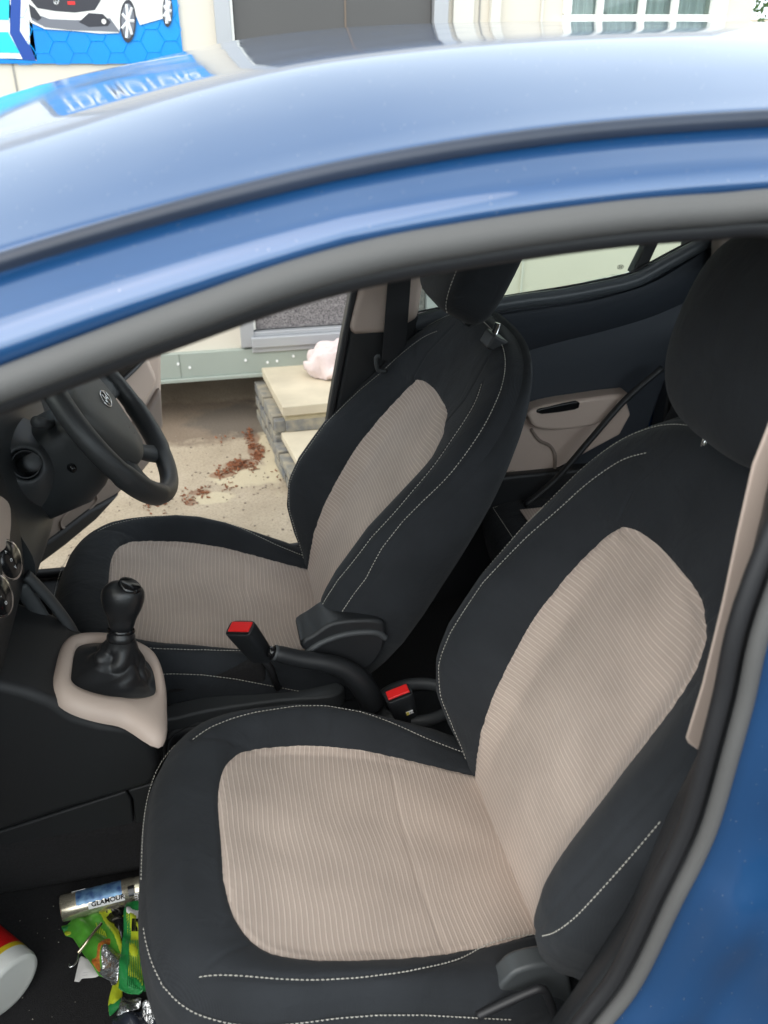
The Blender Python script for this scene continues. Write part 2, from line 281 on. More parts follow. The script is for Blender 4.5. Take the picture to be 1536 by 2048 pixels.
# ==================================================================== SETTING
def ground_mat():
    m = mat('yard_concrete', (.36, .29, .21), .9); n = m.node_tree; b = n.nodes['Principled BSDF']; tc = n.nodes.new('ShaderNodeTexCoord')
    def noise(s, d=8): t = n.nodes.new('ShaderNodeTexNoise'); t.inputs['Scale'].default_value = s; t.inputs['Detail'].default_value = d; t.inputs['Roughness'].default_value = .65; n.links.new(tc.outputs['Object'], t.inputs['Vector']); return t.outputs['Fac']
    def ramp(f, *st):
        r = n.nodes.new('ShaderNodeValToRGB'); r.color_ramp.elements[0].position = st[0][0]; r.color_ramp.elements[0].color = (*st[0][1], 1); r.color_ramp.elements[1].position = st[-1][0]; r.color_ramp.elements[1].color = (*st[-1][1], 1)
        for p, c in st[1:-1]: e = r.color_ramp.elements.new(p); e.color = (*c, 1)
        n.links.new(f, r.inputs['Fac']); return r.outputs['Color']
    def mix(f, a, c):
        k = n.nodes.new('ShaderNodeMix'); k.data_type = 'RGBA'; n.links.new(f, k.inputs['Factor']) ; n.links.new(a, k.inputs['A'])
        if isinstance(c, tuple): k.inputs['B'].default_value = (*c, 1)
        else: n.links.new(c, k.inputs['B'])
        return k.outputs['Result']
    base = ramp(noise(2.2), (.3, (.32, .26, .19)), (.5, (.42, .345, .255)), (.72, (.50, .42, .32)))
    grit = ramp(noise(110, 8), (.30, (.70, .69, .67)), (.5, (1, 1, 1)), (.72, (1.15, 1.14, 1.10)))
    mu = n.nodes.new('ShaderNodeMix'); mu.data_type = 'RGBA'; mu.blend_type = 'MULTIPLY'; mu.inputs['Factor'].default_value = 1; n.links.new(base, mu.inputs['A']); n.links.new(grit, mu.inputs['B'])
    # dried mortar washed out near the step foot
    sep = n.nodes.new('ShaderNodeSeparateXYZ'); n.links.new(tc.outputs['Object'], sep.inputs[0])
    def blob(cx, cy, rx, ry):
        a = n.nodes.new('ShaderNodeVectorMath'); a.operation = 'SUBTRACT'; a.inputs[1].default_value = (cx, cy, 0); n.links.new(tc.outputs['Object'], a.inputs[0])
        c = n.nodes.new('ShaderNodeVectorMath'); c.operation = 'DIVIDE'; c.inputs[1].default_value = (rx, ry, 1); n.links.new(a.outputs[0], c.inputs[0])
        l = n.nodes.new('ShaderNodeVectorMath'); l.operation = 'LENGTH'; n.links.new(c.outputs[0], l.inputs[0])
        q = n.nodes.new('ShaderNodeMath'); q.operation = 'MULTIPLY_ADD'; q.inputs[1].default_value = .9; n.links.new(noise(9, 4), q.inputs[0]); n.links.new(l.outputs['Value'], q.inputs[2])
        r = n.nodes.new('ShaderNodeMapRange'); r.inputs[1].default_value = 1.32; r.inputs[2].default_value = 1.1; r.inputs[3].default_value = 0; r.inputs[4].default_value = .75; n.links.new(q.outputs[0], r.inputs[0]); return r.outputs[0]
    c = mu.outputs['Result']
    for bb in ((.13, 3.06, .2, .12), (-.02, 2.9, .1, .06), (.22, 3.3, .05, .5), (-.75, 2.75, .12, .06), (.0, 2.62, .12, .05)): c = mix(blob(*bb), c, (.60, .52, .36))
    for bb in ((.165, 3.40, .035, .11), (.17, 3.27, .045, .09), (.10, 3.15, .09, .06), (.02, 3.08, .06, .04), (-.06, 2.95, .05, .03), (-.10, 2.88, .03, .03)): c = mix(blob(*bb), c, (.24, .125, .075))
    c = mix(blob(-.05, 3.62, .5, .3), c, (.17, .12, .085))  # dark stain along the wall foot, mostly shadow painted into the ground
    c = mix(blob(.14, 3.6, .3, .22), c, (.13, .11, .09))  # tighter, darker patch of the same painted wall shadow and stain
    n.links.new(c, b.inputs['Base Color'])
    bp = n.nodes.new('ShaderNodeBump'); bp.inputs['Strength'].default_value = .8; bp.inputs['Distance'].default_value = .006; n.links.new(noise(70, 5), bp.inputs['Height']); n.links.new(bp.outputs[0], b.inputs['Normal'])
    return m
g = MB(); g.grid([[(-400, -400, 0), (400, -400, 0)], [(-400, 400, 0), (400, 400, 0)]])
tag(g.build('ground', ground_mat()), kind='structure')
g = MB(); g.grid([[(-60, -3.2, .004), (60, -3.2, .004)], [(-60, .25, .004), (60, .25, .004)]])  # unseen dark strip added on the near side, darkens what the paint mirrors
tag(g.build('added_dark_road', mat('added_asphalt_dark', (.055, .054, .052), .85, noise=.35, nscale=40, bump=.5, bscale=150)), kind='structure')
# ---------------- building (portable cabin office)
BY = 3.6
cream = mat('cabin_cream', (.67, .62, .53), .6, noise=.05, nscale=2, bump=.1, bscale=60)
cream_d = mat('cabin_trim', (.62, .60, .54), .5)
skirt_m = mat('skirt_green_grey', (.33, .37, .33), .5, noise=.12, nscale=4)
alu = mat('aluminium_frame', (.42, .43, .45), .4, .3)
door_dk = mat('door_dark_grey', (.085, .082, .08), .5, noise=.08, nscale=3)
mat_speck = mat('grey_speckled_matting', (.30, .28, .28), .95, noise=.8, nscale=170, bump=.8, bscale=260, c2=(.05, .045, .05))
upvc = mat('window_white', (.78, .78, .74), .35)
cabin = thing('cabin_building', 'cream panelled cabin office with dark door and white window, behind the car', 'building', (0, BY, 0))
g = MB()
for x0, x1, z0, z1 in ((-4.2, .158, .315, 2.9), (.998, 1.45, .315, 2.9), (.158, .998, 2.45, 2.9), (1.45, 2.12, .315, 1.50), (1.45, 2.12, 2.4, 2.9), (2.12, 2.24, .315, 2.9)): g.box((x0, BY, z0), (x1, BY + .08, z1))
g.box((-4.2, BY + .08, .21), (2.24, 6.6, 2.89))
g.build('wall', cream, cabin)
g = MB()
for x in (-3.0, -1.76, -.54, 1.125): g.box((x - .003, BY - .004, .32), (x + .003, BY + .001, 2.9))
g.build('panel_joint', mat('joint_grey', (.30, .29, .27), .7), cabin)
g = MB(); g.box((1.362, BY - .01, .32), (1.372, BY, 2.9)); g.box((1.02, BY - .02, .44), (1.10, BY, 2.5)); g.box((1.16, BY - .03, .33), (1.20, BY, 2.9)); g.build('wall_trim', cream_d, cabin, bevel=.003)
g = MB(); g.box((-4.2, BY - .025, .215), (2.24, BY + .05, .32)); g.box((-4.2, BY - .04, .20), (2.24, BY + .05, .2155)); g.build('skirt', skirt_m, cabin, bevel=.003)
g = MB()
for x in (-.06, -.105, .17, .30, .37, .26, -.9, -.95, -1.8): g.tube([(x, BY - .026, .268 + .012 * math.sin(x * 40)), (x, BY - .031, .268 + .012 * math.sin(x * 40))], .0055, 8)
g.build('skirt_rivet', white_p, cabin)
g = MB(); g.box((-.0995 + .0, BY - .0265, .217), (-.0965, BY - .024, .319)); g.build('skirt_joint', mat('joint_green', (.2, .23, .2), .6), cabin)
# door
g = MB(); g.box((.158, BY - .035, .33), (.212, BY + .06, 2.45)); g.box((.944, BY - .035, .33), (.998, BY + .06, 2.45)); g.box((.212, BY - .03, 2.39), (.944, BY + .06, 2.45)); g.box((.2, BY - .05, .33), (.96, BY + .06, .372)); g.box((.19, BY - .028, .372), (.96, BY + .06, .39)); g.box((.2, BY - .035, .305), (.96, BY - .03 + .02, .33))
fr = g.build('door_frame', alu, cabin, bevel=.003)
g = MB(); g.box((.212, BY - .022, .40), (.222, BY + .02, 2.39)); g.build('weather_strip', upvc, fr)
g = MB(); g.box((.226, BY + .0, .53), (.94, BY + .04, 2.39)); dl = g.build('door', door_dk, cabin)
g = MB(); g.box((.226, BY - .004, .395), (.94, BY + .04, .528)); g.build('kick_panel', mat_speck, dl)
g = MB(); g.box((.226, BY - .006, .53), (.94, BY + .0, .545)); g.box((.62, BY - .003, .55), (.626, BY + .0, 2.38)); g.build('door_seam', mat('door_seam_brown', (.16, .12, .09), .6), dl)
# window
wn = MB(); X0, X1, Z0, Z1 = 1.45, 2.12, 1.50, 2.4
wn.box((X0, BY - .02, Z0), (X1, BY + .05, Z0 + .03)); wn.box((X0, BY - .02, Z1 - .04), (X1, BY + .05, Z1)); wn.box((X0, BY - .02, Z0 + .03), (X0 + .03, BY + .05, Z1 - .04)); wn.box((X1 - .06, BY - .02, Z0 + .03), (X1, BY + .05, Z1 - .04)); wn.box((X0 - .03, BY - .05, Z0 - .03), (X1 + .03, BY, Z0))
wo = wn.build('window', upvc, cabin, bevel=.004)
for x in (1.598, 1.770, 1.905): g = MB(); g.box((x - .012, BY - .012, Z0 + .03), (x + .012, BY + .012, Z1 - .04)); g.build('glazing_bar', upvc, wo, bevel=.002)
g = MB(); g.box((X0 + .03, BY + .012, Z0 + .03), (X1 - .06, BY + .016, Z1 - .04)); g.build('pane', glass, wo)
g = MB(); rr = []
for z in (Z0 + .02, Z1 - .02): rr.append([(x, BY + .035 + .010 * math.sin(x * 190) + .006 * math.sin(x * 71), z) for x in np.arange(X0, X1, .004)])
g.grid(rr); g.build('net_curtain', mat('curtain_lilac', (.62, .60, .66), .8), wo, smooth=True)
# ---------------- printed banner on the wall
pb = mat('banner_blue', (.0, .20, .68), .35, noise=.25, nscale=2.2, c2=(0, .30, .78)); pw = mat('banner_white', (.78, .80, .82), .4); pc = mat('banner_cyan', (.02, .55, .80), .4); pn = mat('banner_navy', (.01, .06, .32), .4)
ban = thing('wall_banner', 'blue and cyan printed banner with a white car on it, left of the dark door', 'banner', (-.6, BY, 1.38))
def bpt(px, py, d=.012): return tuple(atY(px, py, BY - d))
def poly(name, pts, m, parent, y, thick=.002):
    g = MB(); P = [(p[0], y, p[2]) for p in pts]; g.prism(P, (0, thick, 0)); return g.build(name, m, parent)
g = MB(); g.prism([(-1.7, BY - .012, 1.395), (.038, BY - .012, 1.378), (.035, BY - .012, 1.70), (-1.7, BY - .012, 1.70)], (0, .011, 0)); g.build('banner_sheet', pb, ban)
def pp(*q): return [bpt(x, y) for x, y in q]
poly('white_band', pp((0, 117), (46, 117), (74, 121), (18, 68), (40, 0), (58, 0), (60, 88), (0, 60)), pw, ban, BY - .0135, .001)
poly('white_band', pp((-300, 100), (46, 118), (20, 64), (20, -68), (56, -68), (60, 86), (58, 90), (38, 62), (42, 10), (0, 10), (-300, 0)), pw, ban, BY - .0142, .001)
poly('navy_band', pp((46, 119), (72, 121), (60, 90), (56, 88), (40, 62), (44, -68), (24, -68), (20, 66)), pn, ban, BY - .0152, .001)
poly('cyan_band', pp((-300, 62), (16, 64), (40, 106), (-300, 100)), pc, ban, BY - .0158, .001)
poly('cyan_band', pp((-300, -68), (20, -68), (18, 40), (-300, 34)), pc, ban, BY - .0158, .001)
# hexagon line work
g = MB()
for i in range(12):
    for j in range(4):
        cx = -.62 + i * .062; cz = 1.415 + j * .071 + (i % 2) * .0355
        if cx > .0 or cx < -.5 or cz > 1.6: continue
        ring = [(cx + .0405 * math.cos(math.pi / 3 * k), BY - .0135, cz + .0405 * math.sin(math.pi / 3 * k)) for k in range(6)]
        g.tube(ring, .0011, 4, closed=True)
g.build('hexagon_pattern', mat('hex_cyan', (0, .32, .80), .4), ban)
cw = mat('print_car_white', (.74, .74, .72), .4); ck = mat('print_car_black', (.03, .03, .04), .4); cg = mat('print_car_grey', (.16, .17, .2), .4)
body = poly('printed_car', pp((56, 30), (62, 45), (90, 58), (150, 62), (200, 67), (238, 66), (250, 20), (262, 8), (280, 50), (330, 36), (345, -10), (348, -40), (335, -55), (260, -66), (150, -68), (90, -60), (55, -40), (52, 0)), cw, ban, BY - .0170, .001)
poly('print_grille', pp((60, -2), (75, 16), (110, 22), (150, 25), (190, 20), (205, -5), (190, -30), (80, -35)), ck, body, BY - .0182, .001)
poly('print_bumper', pp((58, 10), (66, 34), (84, 32), (100, 38), (150, 40), (196, 40), (220, 36), (240, 64), (200, 62), (140, 60), (90, 54), (64, 40)), cg, body, BY - .0186, .001)
poly('print_intake', pp((158, 44), (178, 26), (206, 28), (222, 44), (216, 52), (178, 54)), ck, body, BY - .0192, .001)
poly('print_intake', pp((58, 8), (62, 34), (76, 42), (84, 36), (70, 16)), ck, body, BY - .0192, .001)
poly('print_windscreen', pp((104, -50), (150, -44), (230, -48), (248, -60), (160, -64), (112, -58)), ck, body, BY - .0192, .001)
for cx, cy, rx, ry in ((256, 42, 16, 43), (335, 22, 10, 32)):
    def ell(k, m_, y):
        return poly('print_wheel', pp(*[(cx + rx * k * math.cos(a), cy + ry * k * math.sin(a)) for a in np.linspace(0, 2 * math.pi, 24, endpoint=False)]), m_, body, y, .001)
    ell(1., ck, BY - .0196); w_ = ell(.82, cg, BY - .0202)
    g = MB()
    for k in range(7):
        a = k * 2 * math.pi / 7; p0 = bpt(cx, cy); p1 = bpt(cx + rx * .8 * math.cos(a), cy + ry * .8 * math.sin(a)); g.tube([(p0[0], BY - .021, p0[2]), (p1[0], BY - .021, p1[2])], .0045, 4)
    g.build('print_spokes', pw, body)
g = MB(); g.tube([(p[0], BY - .0195, p[2]) for p in [bpt(113 + 5 * math.cos(a), 3 + 6 * math.sin(a)) for a in np.linspace(0, 2 * math.pi, 12, endpoint=False)]], .0012, 4, closed=True)
for a, b in (((110.5, -1), (111.5, 8)), ((115.5, -1), (114.5, 8)), ((111, 3), (115, 3))): g.tube([(bpt(*a)[0], BY - .0195, bpt(*a)[2]), (bpt(*b)[0], BY - .0195, bpt(*b)[2])], .001, 4)
g.build('print_badge', chrome, body)
g = MB(); p = bpt(143, 6); g.box((p[0] - .012, BY - .0198, p[2] - .005), (p[0] + .012, BY - .0188, p[2] + .005)); g.build('print_badge', red, body)
g = MB(); p = bpt(208, 43); g.tube([(p[0], BY - .0198, p[2]), (p[0], BY - .0208, p[2])], .008, 12); g.build('print_fog_lamp', cw, body)
# ---------------- shop sign higher on the wall (seen mirrored in the roof paint)
sg = thing('shop_sign', 'blue TDS MOTORS sign board over white information panel, mirrored in the car roof', 'sign', (-.6, BY, 2.0))
def rot_wall(x, z, y): return frame((x, y, z), (1, 0, 0), (0, 0, 1), (0, -1, 0))
g = MB(); g.box((-.56, BY - .03, 1.72), (.04, BY - .001, 1.90)); g.build('sign_board', pb, sg, bevel=.003)
text('TDS MOTORS', .105, pw, sg, rot_wall(-.26, 1.765, BY - .031), align='CENTER', sx=.82, bold=.002)
g = MB(); g.box((-2.6, BY - .03, 1.72), (-.58, BY - .001, 2.48)); g.build('information_panel', pw, sg, bevel=.003)
dk = mat('print_text_grey', (.2, .2, .22), .6)
for i, s in enumerate(('----------------', '-------------', '---------------')): text(s, .07, dk, sg, rot_wall(-1.15, 2.03 - i * .085, BY - .031), align='CENTER')
text('-------', .17, mat('print_teal', (0, .35, .42), .5), sg, rot_wall(-1.0, 2.15, BY - .0312), align='CENTER')
# ---------------- unseen greenery added behind the viewer to darken paint reflections
added_hedge = thing('added_hedge', 'unseen dark greenery added on the near side to darken reflections in the blue paint', 'added_hedge', (0, -3.6, 0))
g = MB(); rows = []
for x in np.arange(-9, 9.01, .3):
    w = .12 * math.sin(x * 2.3) + .07 * math.sin(x * 5.1); rows.append([(x, -3.3 + w, 0), (x, -3.2 + w, .8), (x, -3.35 + w, 1.5 + .5 * w), (x, -3.9, 1.65 + w), (x, -4.4, 1.5), (x, -4.5, 0)])
g.grid(rows); g.build('added_foliage', mat('added_hedge_green', (.035, .055, .022), .9, noise=.6, nscale=9, bump=1., bscale=18, bdist=.05), added_hedge, smooth=True)
# ---------------- brick steps
steps = thing('brick_steps', 'two garden steps of blue brick with pale slab treads, at the cabin door', 'steps', (.6, 3.3, 0))
slab = mat('slab_pale', (.64, .56, .42), .85, noise=.22, nscale=7, bump=.4, bscale=60)
mortar = mat('mortar_sand', (.56, .48, .32), .95, noise=.2, nscale=20, bump=.6, bscale=90)
brick = mat('brick_blue_grey', (.13, .14, .155), .8, noise=.5, nscale=22, bump=.6, bscale=80, c2=(.36, .32, .24))
g = MB(); g.prism([(.232, 3.6, .195), (.272, 3.13, .195), (1.05, 3.16, .195), (1.05, 3.6, .195)], (0, 0, .04)); g.build('tread_slab', slab, steps, bevel=.004)
g = MB(); g.prism([(.262, 3.145, .095), (.296, 2.84, .095), (1.05, 2.87, .095), (1.05, 3.145, .095)], (0, 0, .03)); g.build('tread_slab', slab, steps, bevel=.004)
g = MB(); g.prism([(.243, 3.6, .0), (.283, 3.145, .0), (1.04, 3.165, .0), (1.04, 3.6, .0)], (0, 0, .194)); g.prism([(.272, 3.144, .0), (.302, 2.856, .0), (1.04, 2.886, .0), (1.04, 3.144, .0)], (0, 0, .094)); g.build('mortar_bed', mortar, steps)
g = MB()
def brick_row(p0, p1, z0, z1, out, L=.19, gap=.020, off=0.):
    p0 = np.array(p0); p1 = np.array(p1); D = np.linalg.norm(p1 - p0); t = (p1 - p0) / D; nn = np.array([t[1], -t[0]]) * out; d = -off
    while d < D:
        a = max(d, 0.002); b = min(d + L, D - .002)
        if b - a > .02:
            q = [p0 + t * a + nn * .003, p0 + t * b + nn * .003, p0 + t * b - nn * .04, p0 + t * a - nn * .04]
            g.prism([(x[0], x[1], z0) for x in q], (0, 0, z1 - z0))
        d += L + gap
for k, (z0, z1) in enumerate(((.004, .044), (.064, .108), (.126, .172))):
    brick_row((.240, 3.6), (.281, 3.145), z0, z1, -1, off=.1 * (k % 2)); brick_row((.281, 3.142), (1.04, 3.162), z0, z1, 1, off=.1 * (k % 2) + .03)
for k, (z0, z1) in enumerate(((.005, .042), (.052, .088))):
    brick_row((.270, 3.144), (.300, 2.856), z0, z1, -1, off=.1 * (k % 2)); brick_row((.300, 2.854), (1.04, 2.884), z0, z1, 1, off=.1 * (k % 2))
g.build('brickwork', brick, steps, bevel=.003)
# ---------------- pink cloth on the top step
cl = []; NR, NC = 40, 60; c0 = np.array([.56, 3.44, .235])
for i in range(NR):
    row = []; t = i / (NR - 1)
    for j in range(NC):
        a = 2 * math.pi * j / NC; base = .125 * math.sin(min(t * 1.15, 1) * math.pi / 2) if t < .87 else .125 * (1 - (t - .87) * .9)
        fold = .92 + .16 * abs(math.sin(2.5 * a + 3 * t)) + .12 * abs(math.sin(4.5 * a - 6 * t)) + .04 * math.sin(17 * a + 9 * t)
        h = .135 * (1 - t ** 1.7) + .018 * math.sin(4 * a + 8 * t) * t + .012 * math.sin(11 * a + 5 * t) * t; h += .028 * (abs(math.sin(3 * a + 9 * t)) - .5) * t * (1 - t) * 3; h = max(h, .0)
        row.append((c0[0] + base * fold * math.cos(a) * 1.15, c0[1] + base * fold * math.sin(a) * .75, c0[2] + .004 + h))
    cl.append(row)
g = MB(); g.grid(cl, closed=True); o = g.build('pink_cloth', mat('pink_towelling', (.80, .66, .64), .95, sheen=.3, noise=.2, nscale=9, bump=.9, bscale=180, bdist=.003), smooth=True, origin=tuple(c0)); tag(o, 'crumpled pale pink towel heaped on the upper step', 'towel')
# ---------------- rust red chips swept along the ground
g = MB()
spots = [(500, 870, 30), (520, 905, 26), (505, 890, 26), (515, 915, 30), (480, 928, 46), (465, 938, 40), (440, 946, 24), (500, 935, 22), (405, 985, 16), (385, 1000, 8), (372, 992, 10), (455, 972, 10), (560, 955, 8), (590, 975, 8), (575, 935, 6), (300, 1010, 12), (330, 1012, 8), (540, 880, 6), (400, 1075, 4), (452, 880, 4)]
for px, py, nn in spots:
    c = atZ(px, py, 0)
    for _ in range(int(nn * 1.3)):
        x = c[0] + rng.normal(0, .013); y = c[1] + rng.normal(0, .028); a = rng.uniform(0, 6.3); L = rng.uniform(.003, .008); W = rng.uniform(.001, .003); h = rng.uniform(.001, .006)
        ca, sa = math.cos(a), math.sin(a); q = [(x + ca * L - sa * W, y + sa * L + ca * W, h), (x - ca * L - sa * W, y - sa * L + ca * W, h * .5), (x - ca * L + sa * W, y - sa * L - ca * W, h), (x + ca * L + sa * W, y + sa * L - ca * W, h * 1.6 + .002)]
        g.prism(q, (0, 0, .0015))
tag(g.build('rust_chips', mat('chip_rust', (.30, .11, .05), .9, noise=.5, nscale=60)), 'scattered rust red bark chips and twigs on the sandy yard', 'debris', kind='stuff')
g = MB()
for _ in range(700):
    x = rng.uniform(-1.2, .45); y = rng.uniform(2.1, 3.5); r_ = rng.uniform(.0015, .0045)
    q = [(x + r_ * math.cos(k) * rng.uniform(.6, 1.3), y + r_ * math.sin(k) * rng.uniform(.6, 1.3), 0.0005) for k in (0, 1.3, 2.5, 3.8, 5.1)]; g.prism(q, (0, 0, r_ * .8))
tag(g.build('yard_grit', mat('grit_stone', (.40, .33, .26), .9, noise=.7, nscale=30)), 'fine loose stones and grit over the yard surface', 'grit', kind='stuff')
# ---------------- tree past the cabin corner
tree = thing('garden_tree', 'leafy green tree showing past the right corner of the cabin', 'tree', (3.2, 6.2, 0))
g = MB(); g.tube([(3.2, 6.2, 0), (3.22, 6.2, .9), (3.15, 6.25, 1.7)], [.11, .08, .05], 10)
for a in range(7): g.tube([(3.17, 6.23, 1.1 + a * .1), (3.2 + .6 * math.cos(a * 1.7), 6.2 + .6 * math.sin(a * 1.7), 1.9 + a * .1)], [.03, .008], 6)
g.build('trunk', mat('bark', (.10, .075, .05), .9, bump=.6, bscale=40), tree, smooth=True)
g = MB()
for _ in range(5200):
    th = rng.uniform(0, 6.28); ph = math.acos(rng.uniform(-1, 1)); rad = rng.uniform(.35, 1) ** .5 * (1.0 + .25 * math.sin(3 * th) * math.sin(2 * ph))
    c = np.array([3.2 + .95 * rad * math.sin(ph) * math.cos(th), 6.2 + .95 * rad * math.sin(ph) * math.sin(th), 1.75 + 1.0 * rad * math.cos(ph)])
    if c[2] < .8 or math.sin(c[0] * 9) * math.sin(c[1] * 8 + 1) * math.sin(c[2] * 10) > .35: continue
    a, b, cc = rng.normal(size=3), rng.normal(size=3), rng.uniform(.018, .034); a /= np.linalg.norm(a); b -= a * (a @ b); b /= np.linalg.norm(b)
    g.add([c - a * cc, c + b * cc * .5, c + a * cc, c - b * cc * .5], [(0, 1, 2, 3)])
g.build('crown', mat('leaf_green', (.07, .16, .035), .6, noise=.5, nscale=3), tree)
# ==================================================================== THE CAR
car = thing('hatchback_car', 'blue hatchback with black and beige seats, seen over its roof through an open door', 'car', (.5, 1.2, 0))
# ---------------- roof, cant rail
XS = [-.55, -.45, -.35, -.25, -.13, -.03, .06, .14, .22, .30, .44, .6, .8, 1.2, 1.7, 2.1]
def ze(x): return float(np.interp(x, [-.55, -.45, -.35, -.25, -.13, -.026, .06, .14, .22, .30, .438, .6, .8, 1.3, 1.7, 2.1], [1.20, 1.262, 1.315, 1.359, 1.392, 1.416, 1.434, 1.447, 1.457, 1.464, 1.469, 1.471, 1.468, 1.45, 1.42, 1.36]))
def zc(x): return float(np.interp(x, [-.55, -.45, -.35, -.25, -.2, -.085, .015, .07, .152, .255, .338, .468, .77, 1.2, 1.7, 2.1], [1.262, 1.336, 1.393, 1.433, 1.449, 1.475, 1.489, 1.495, 1.505, 1.514, 1.518, 1.521, 1.522, 1.512, 1.485, 1.43]))
def kx(x): return float(np.interp(x, [-.5, -.13, .1, .4], [1.6, 1.35, 1.0, 1.05]))
xs = [float(x) for x in np.linspace(-.42, 2.1, 88)]
rows = []
zeS = np.convolve(np.pad([ze(x) for x in xs], 4, mode='reflect', reflect_type='odd'), np.hanning(11)[1:-1] / np.hanning(11).sum(), 'valid')
zcS = np.convolve(np.pad([zc(x) for x in xs], 4, mode='reflect', reflect_type='odd'), np.hanning(11)[1:-1] / np.hanning(11).sum(), 'valid')
_rp = cr([(.62, -.27, 0), (.66, 0, 0), (.70, .27, 0), (.74, .53, 0), (.78, .76, 0), (.812, .905, 0), (.84, .958, 0), (.88, .978, 0), (1.02, .993, 0), (1.2, 1, 0)], 8); RPY = [p[0] for p in _rp]; RPK = [p[1] for p in _rp]; RPL = [p[1] for p in cr([(.62, -.22, 0), (.66, 0, 0), (.70, .22, 0), (.74, .42, 0), (.78, .59, 0), (.812, .695, 0), (.84, .745, 0), (.88, .785, 0), (1.02, .895, 0), (1.2, 1, 0)], 8)]
def prof(i):
    e, c, k = zeS[i], zcS[i], kx(xs[i]); out = []
    rail = [(.616, -.0500), (.610, -.0500), (.6060, -.0490), (.6042, -.0465), (.6036, -.0430), (.6042, -.0390), (.606, -.0350), (.6085, -.0310), (.612, -.0282), (.618, -.0255), (.628, -.0212), (.638, -.0165), (.645, -.0140), (.6485, -.0130), (.6500, -.0105), (.6515, -.0030), (.6545, -.0005), (.660, .0010)]
    out = [(y, e + dz * k) for y, dz in rail]
    for y in np.linspace(.68, 1.2, 44):
        t_ = float(np.clip((.14 - xs[i]) / .27, 0, 1)); t_ = t_ * t_ * (3 - 2 * t_); k_ = float(np.interp(y, RPY, RPK)) * (1 - t_) + float(np.interp(y, RPY, RPL)) * t_; out.append((y, e + .001 + (c - e - .001) * k_))
    out += [(2.4 - y, z) for y, z in out[-2::-1]]
    return out
for i, x in enumerate(xs): rows.append([(x, y, z) for y, z in prof(i)])
g = MB(); g.grid(rows); roof = g.build('roof', paint, car, smooth=True)
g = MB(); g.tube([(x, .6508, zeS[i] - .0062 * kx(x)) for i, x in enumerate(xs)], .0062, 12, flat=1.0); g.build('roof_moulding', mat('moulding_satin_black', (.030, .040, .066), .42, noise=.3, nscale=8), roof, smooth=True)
rows = [[(x, y, zcS[i] - .045 + (zeS[i] - .055 - zcS[i] + .045) * ((y - 1.2) / .54) ** 4) for y in np.linspace(.66, 1.74, 16)] for i, x in enumerate(xs)]
g = MB(); g.grid(rows); g.build('headliner', head, car, smooth=True)
# ---------------- door opening seal
def sealpath():
    P = [(x, .596, ze(x) - .0560 * kx(x)) for x in np.linspace(-.55, .37, 16)]
    P += [(.425, .588, 1.409), (.466, .578, 1.385), (.486, .562, 1.33), (.474, .541, 1.25)] + [tuple(atY(x, y, Y)) for x, y, Y in ((1534, 1225, .520), (1491, 1400, .513), (1464, 1500, .508), (1424, 1640, .504), (1390, 1722, .502), (1350, 1800, .50), (1272, 1960, .50), (1206, 2048, .50), (1120, 2150, .50))] + [(.26, .50, .46), (.19, .505, .42), (0, .51, .40), (-.55, .51, .40)]
    return cr(P, 5)
SP = sealpath()
g = MB(); g.tube(SP, [.0114 if p[1] > .57 else (.0078 if p[2] < 1.2 else .0095) for p in SP], 16, flat=1.0); sl_ = g.build('door_seal', rubber, car, smooth=True)
g = MB(); g.tube([(p[0] - .004, p[1] + .010, p[2] - .0155) if p[1] > .575 else (p[0] - .014, p[1] + .013, p[2]) for p in SP], .0085, 10); g.build('seal_lip', rubber_k, sl_, smooth=True)
# ---------------- painted door jamb and rear door skin outward of the seal
jp = [p for p in SP if (p[0] > .25)]
jp = [p for p in jp if p[2] < 1.375 and p[2] > .41]
offs = [(0, 0), (.010, -.004), (.018, -.014), (.026, -.030), (.044, -.036), (.060, -.038), (.066, -.050), (.078, -.078), (.098, -.092), (.14, -.10), (.26, -.108), (.5, -.11), (1.0, -.10)]
rows = []
for i, p in enumerate(jp):
    a = np.array(jp[max(i - 1, 0)]); b = np.array(jp[min(i + 1, len(jp) - 1)]); t = b - a; t[1] = 0; t /= np.linalg.norm(t) + 1e-9; nx = np.array([-t[2], 0, t[0]])     # outward in the x-z plane
    wob = .006 * math.sin(p[2] * 15) + .003 * math.sin(p[2] * 37 + 1)
    rows.append([tuple(np.array(p) + np.array([min(o[0], .075 + .925 * float(np.clip((1.0 - p[2]) / .12, 0, 1)) ** 2) * 1.25 * (1 + 8 * wob * (o[0] > .03)), o[1] + 1.6 * wob * (o[0] > .02), 0])) for o in offs])
g = MB(); g.grid(rows); jamb = g.build('door_jamb', paint, car, smooth=True, sub=1)
# outer body below and behind, wheels hidden from here
g = MB(); rows = []
for x in np.linspace(.95, 2.3, 14):
    k = max(0, (x - 1.6) / .7); rows.append([(x, .40 + .10 * k, .25), (x, .385 + .10 * k, .5), (x, .40 + .1 * k, .85), (x, .45 + .1 * k, .98)])
g.grid(rows); g.build('quarter_panel', paint, car, smooth=True)
g = MB(); rows = [[(-.9, y, .35), (-.9, y, .95), (-2.3 + 1.1, y, 1.0)] for y in (.42, 1.2, 1.98)]; g.grid(rows); g.build('bulkhead', plas_k, car)
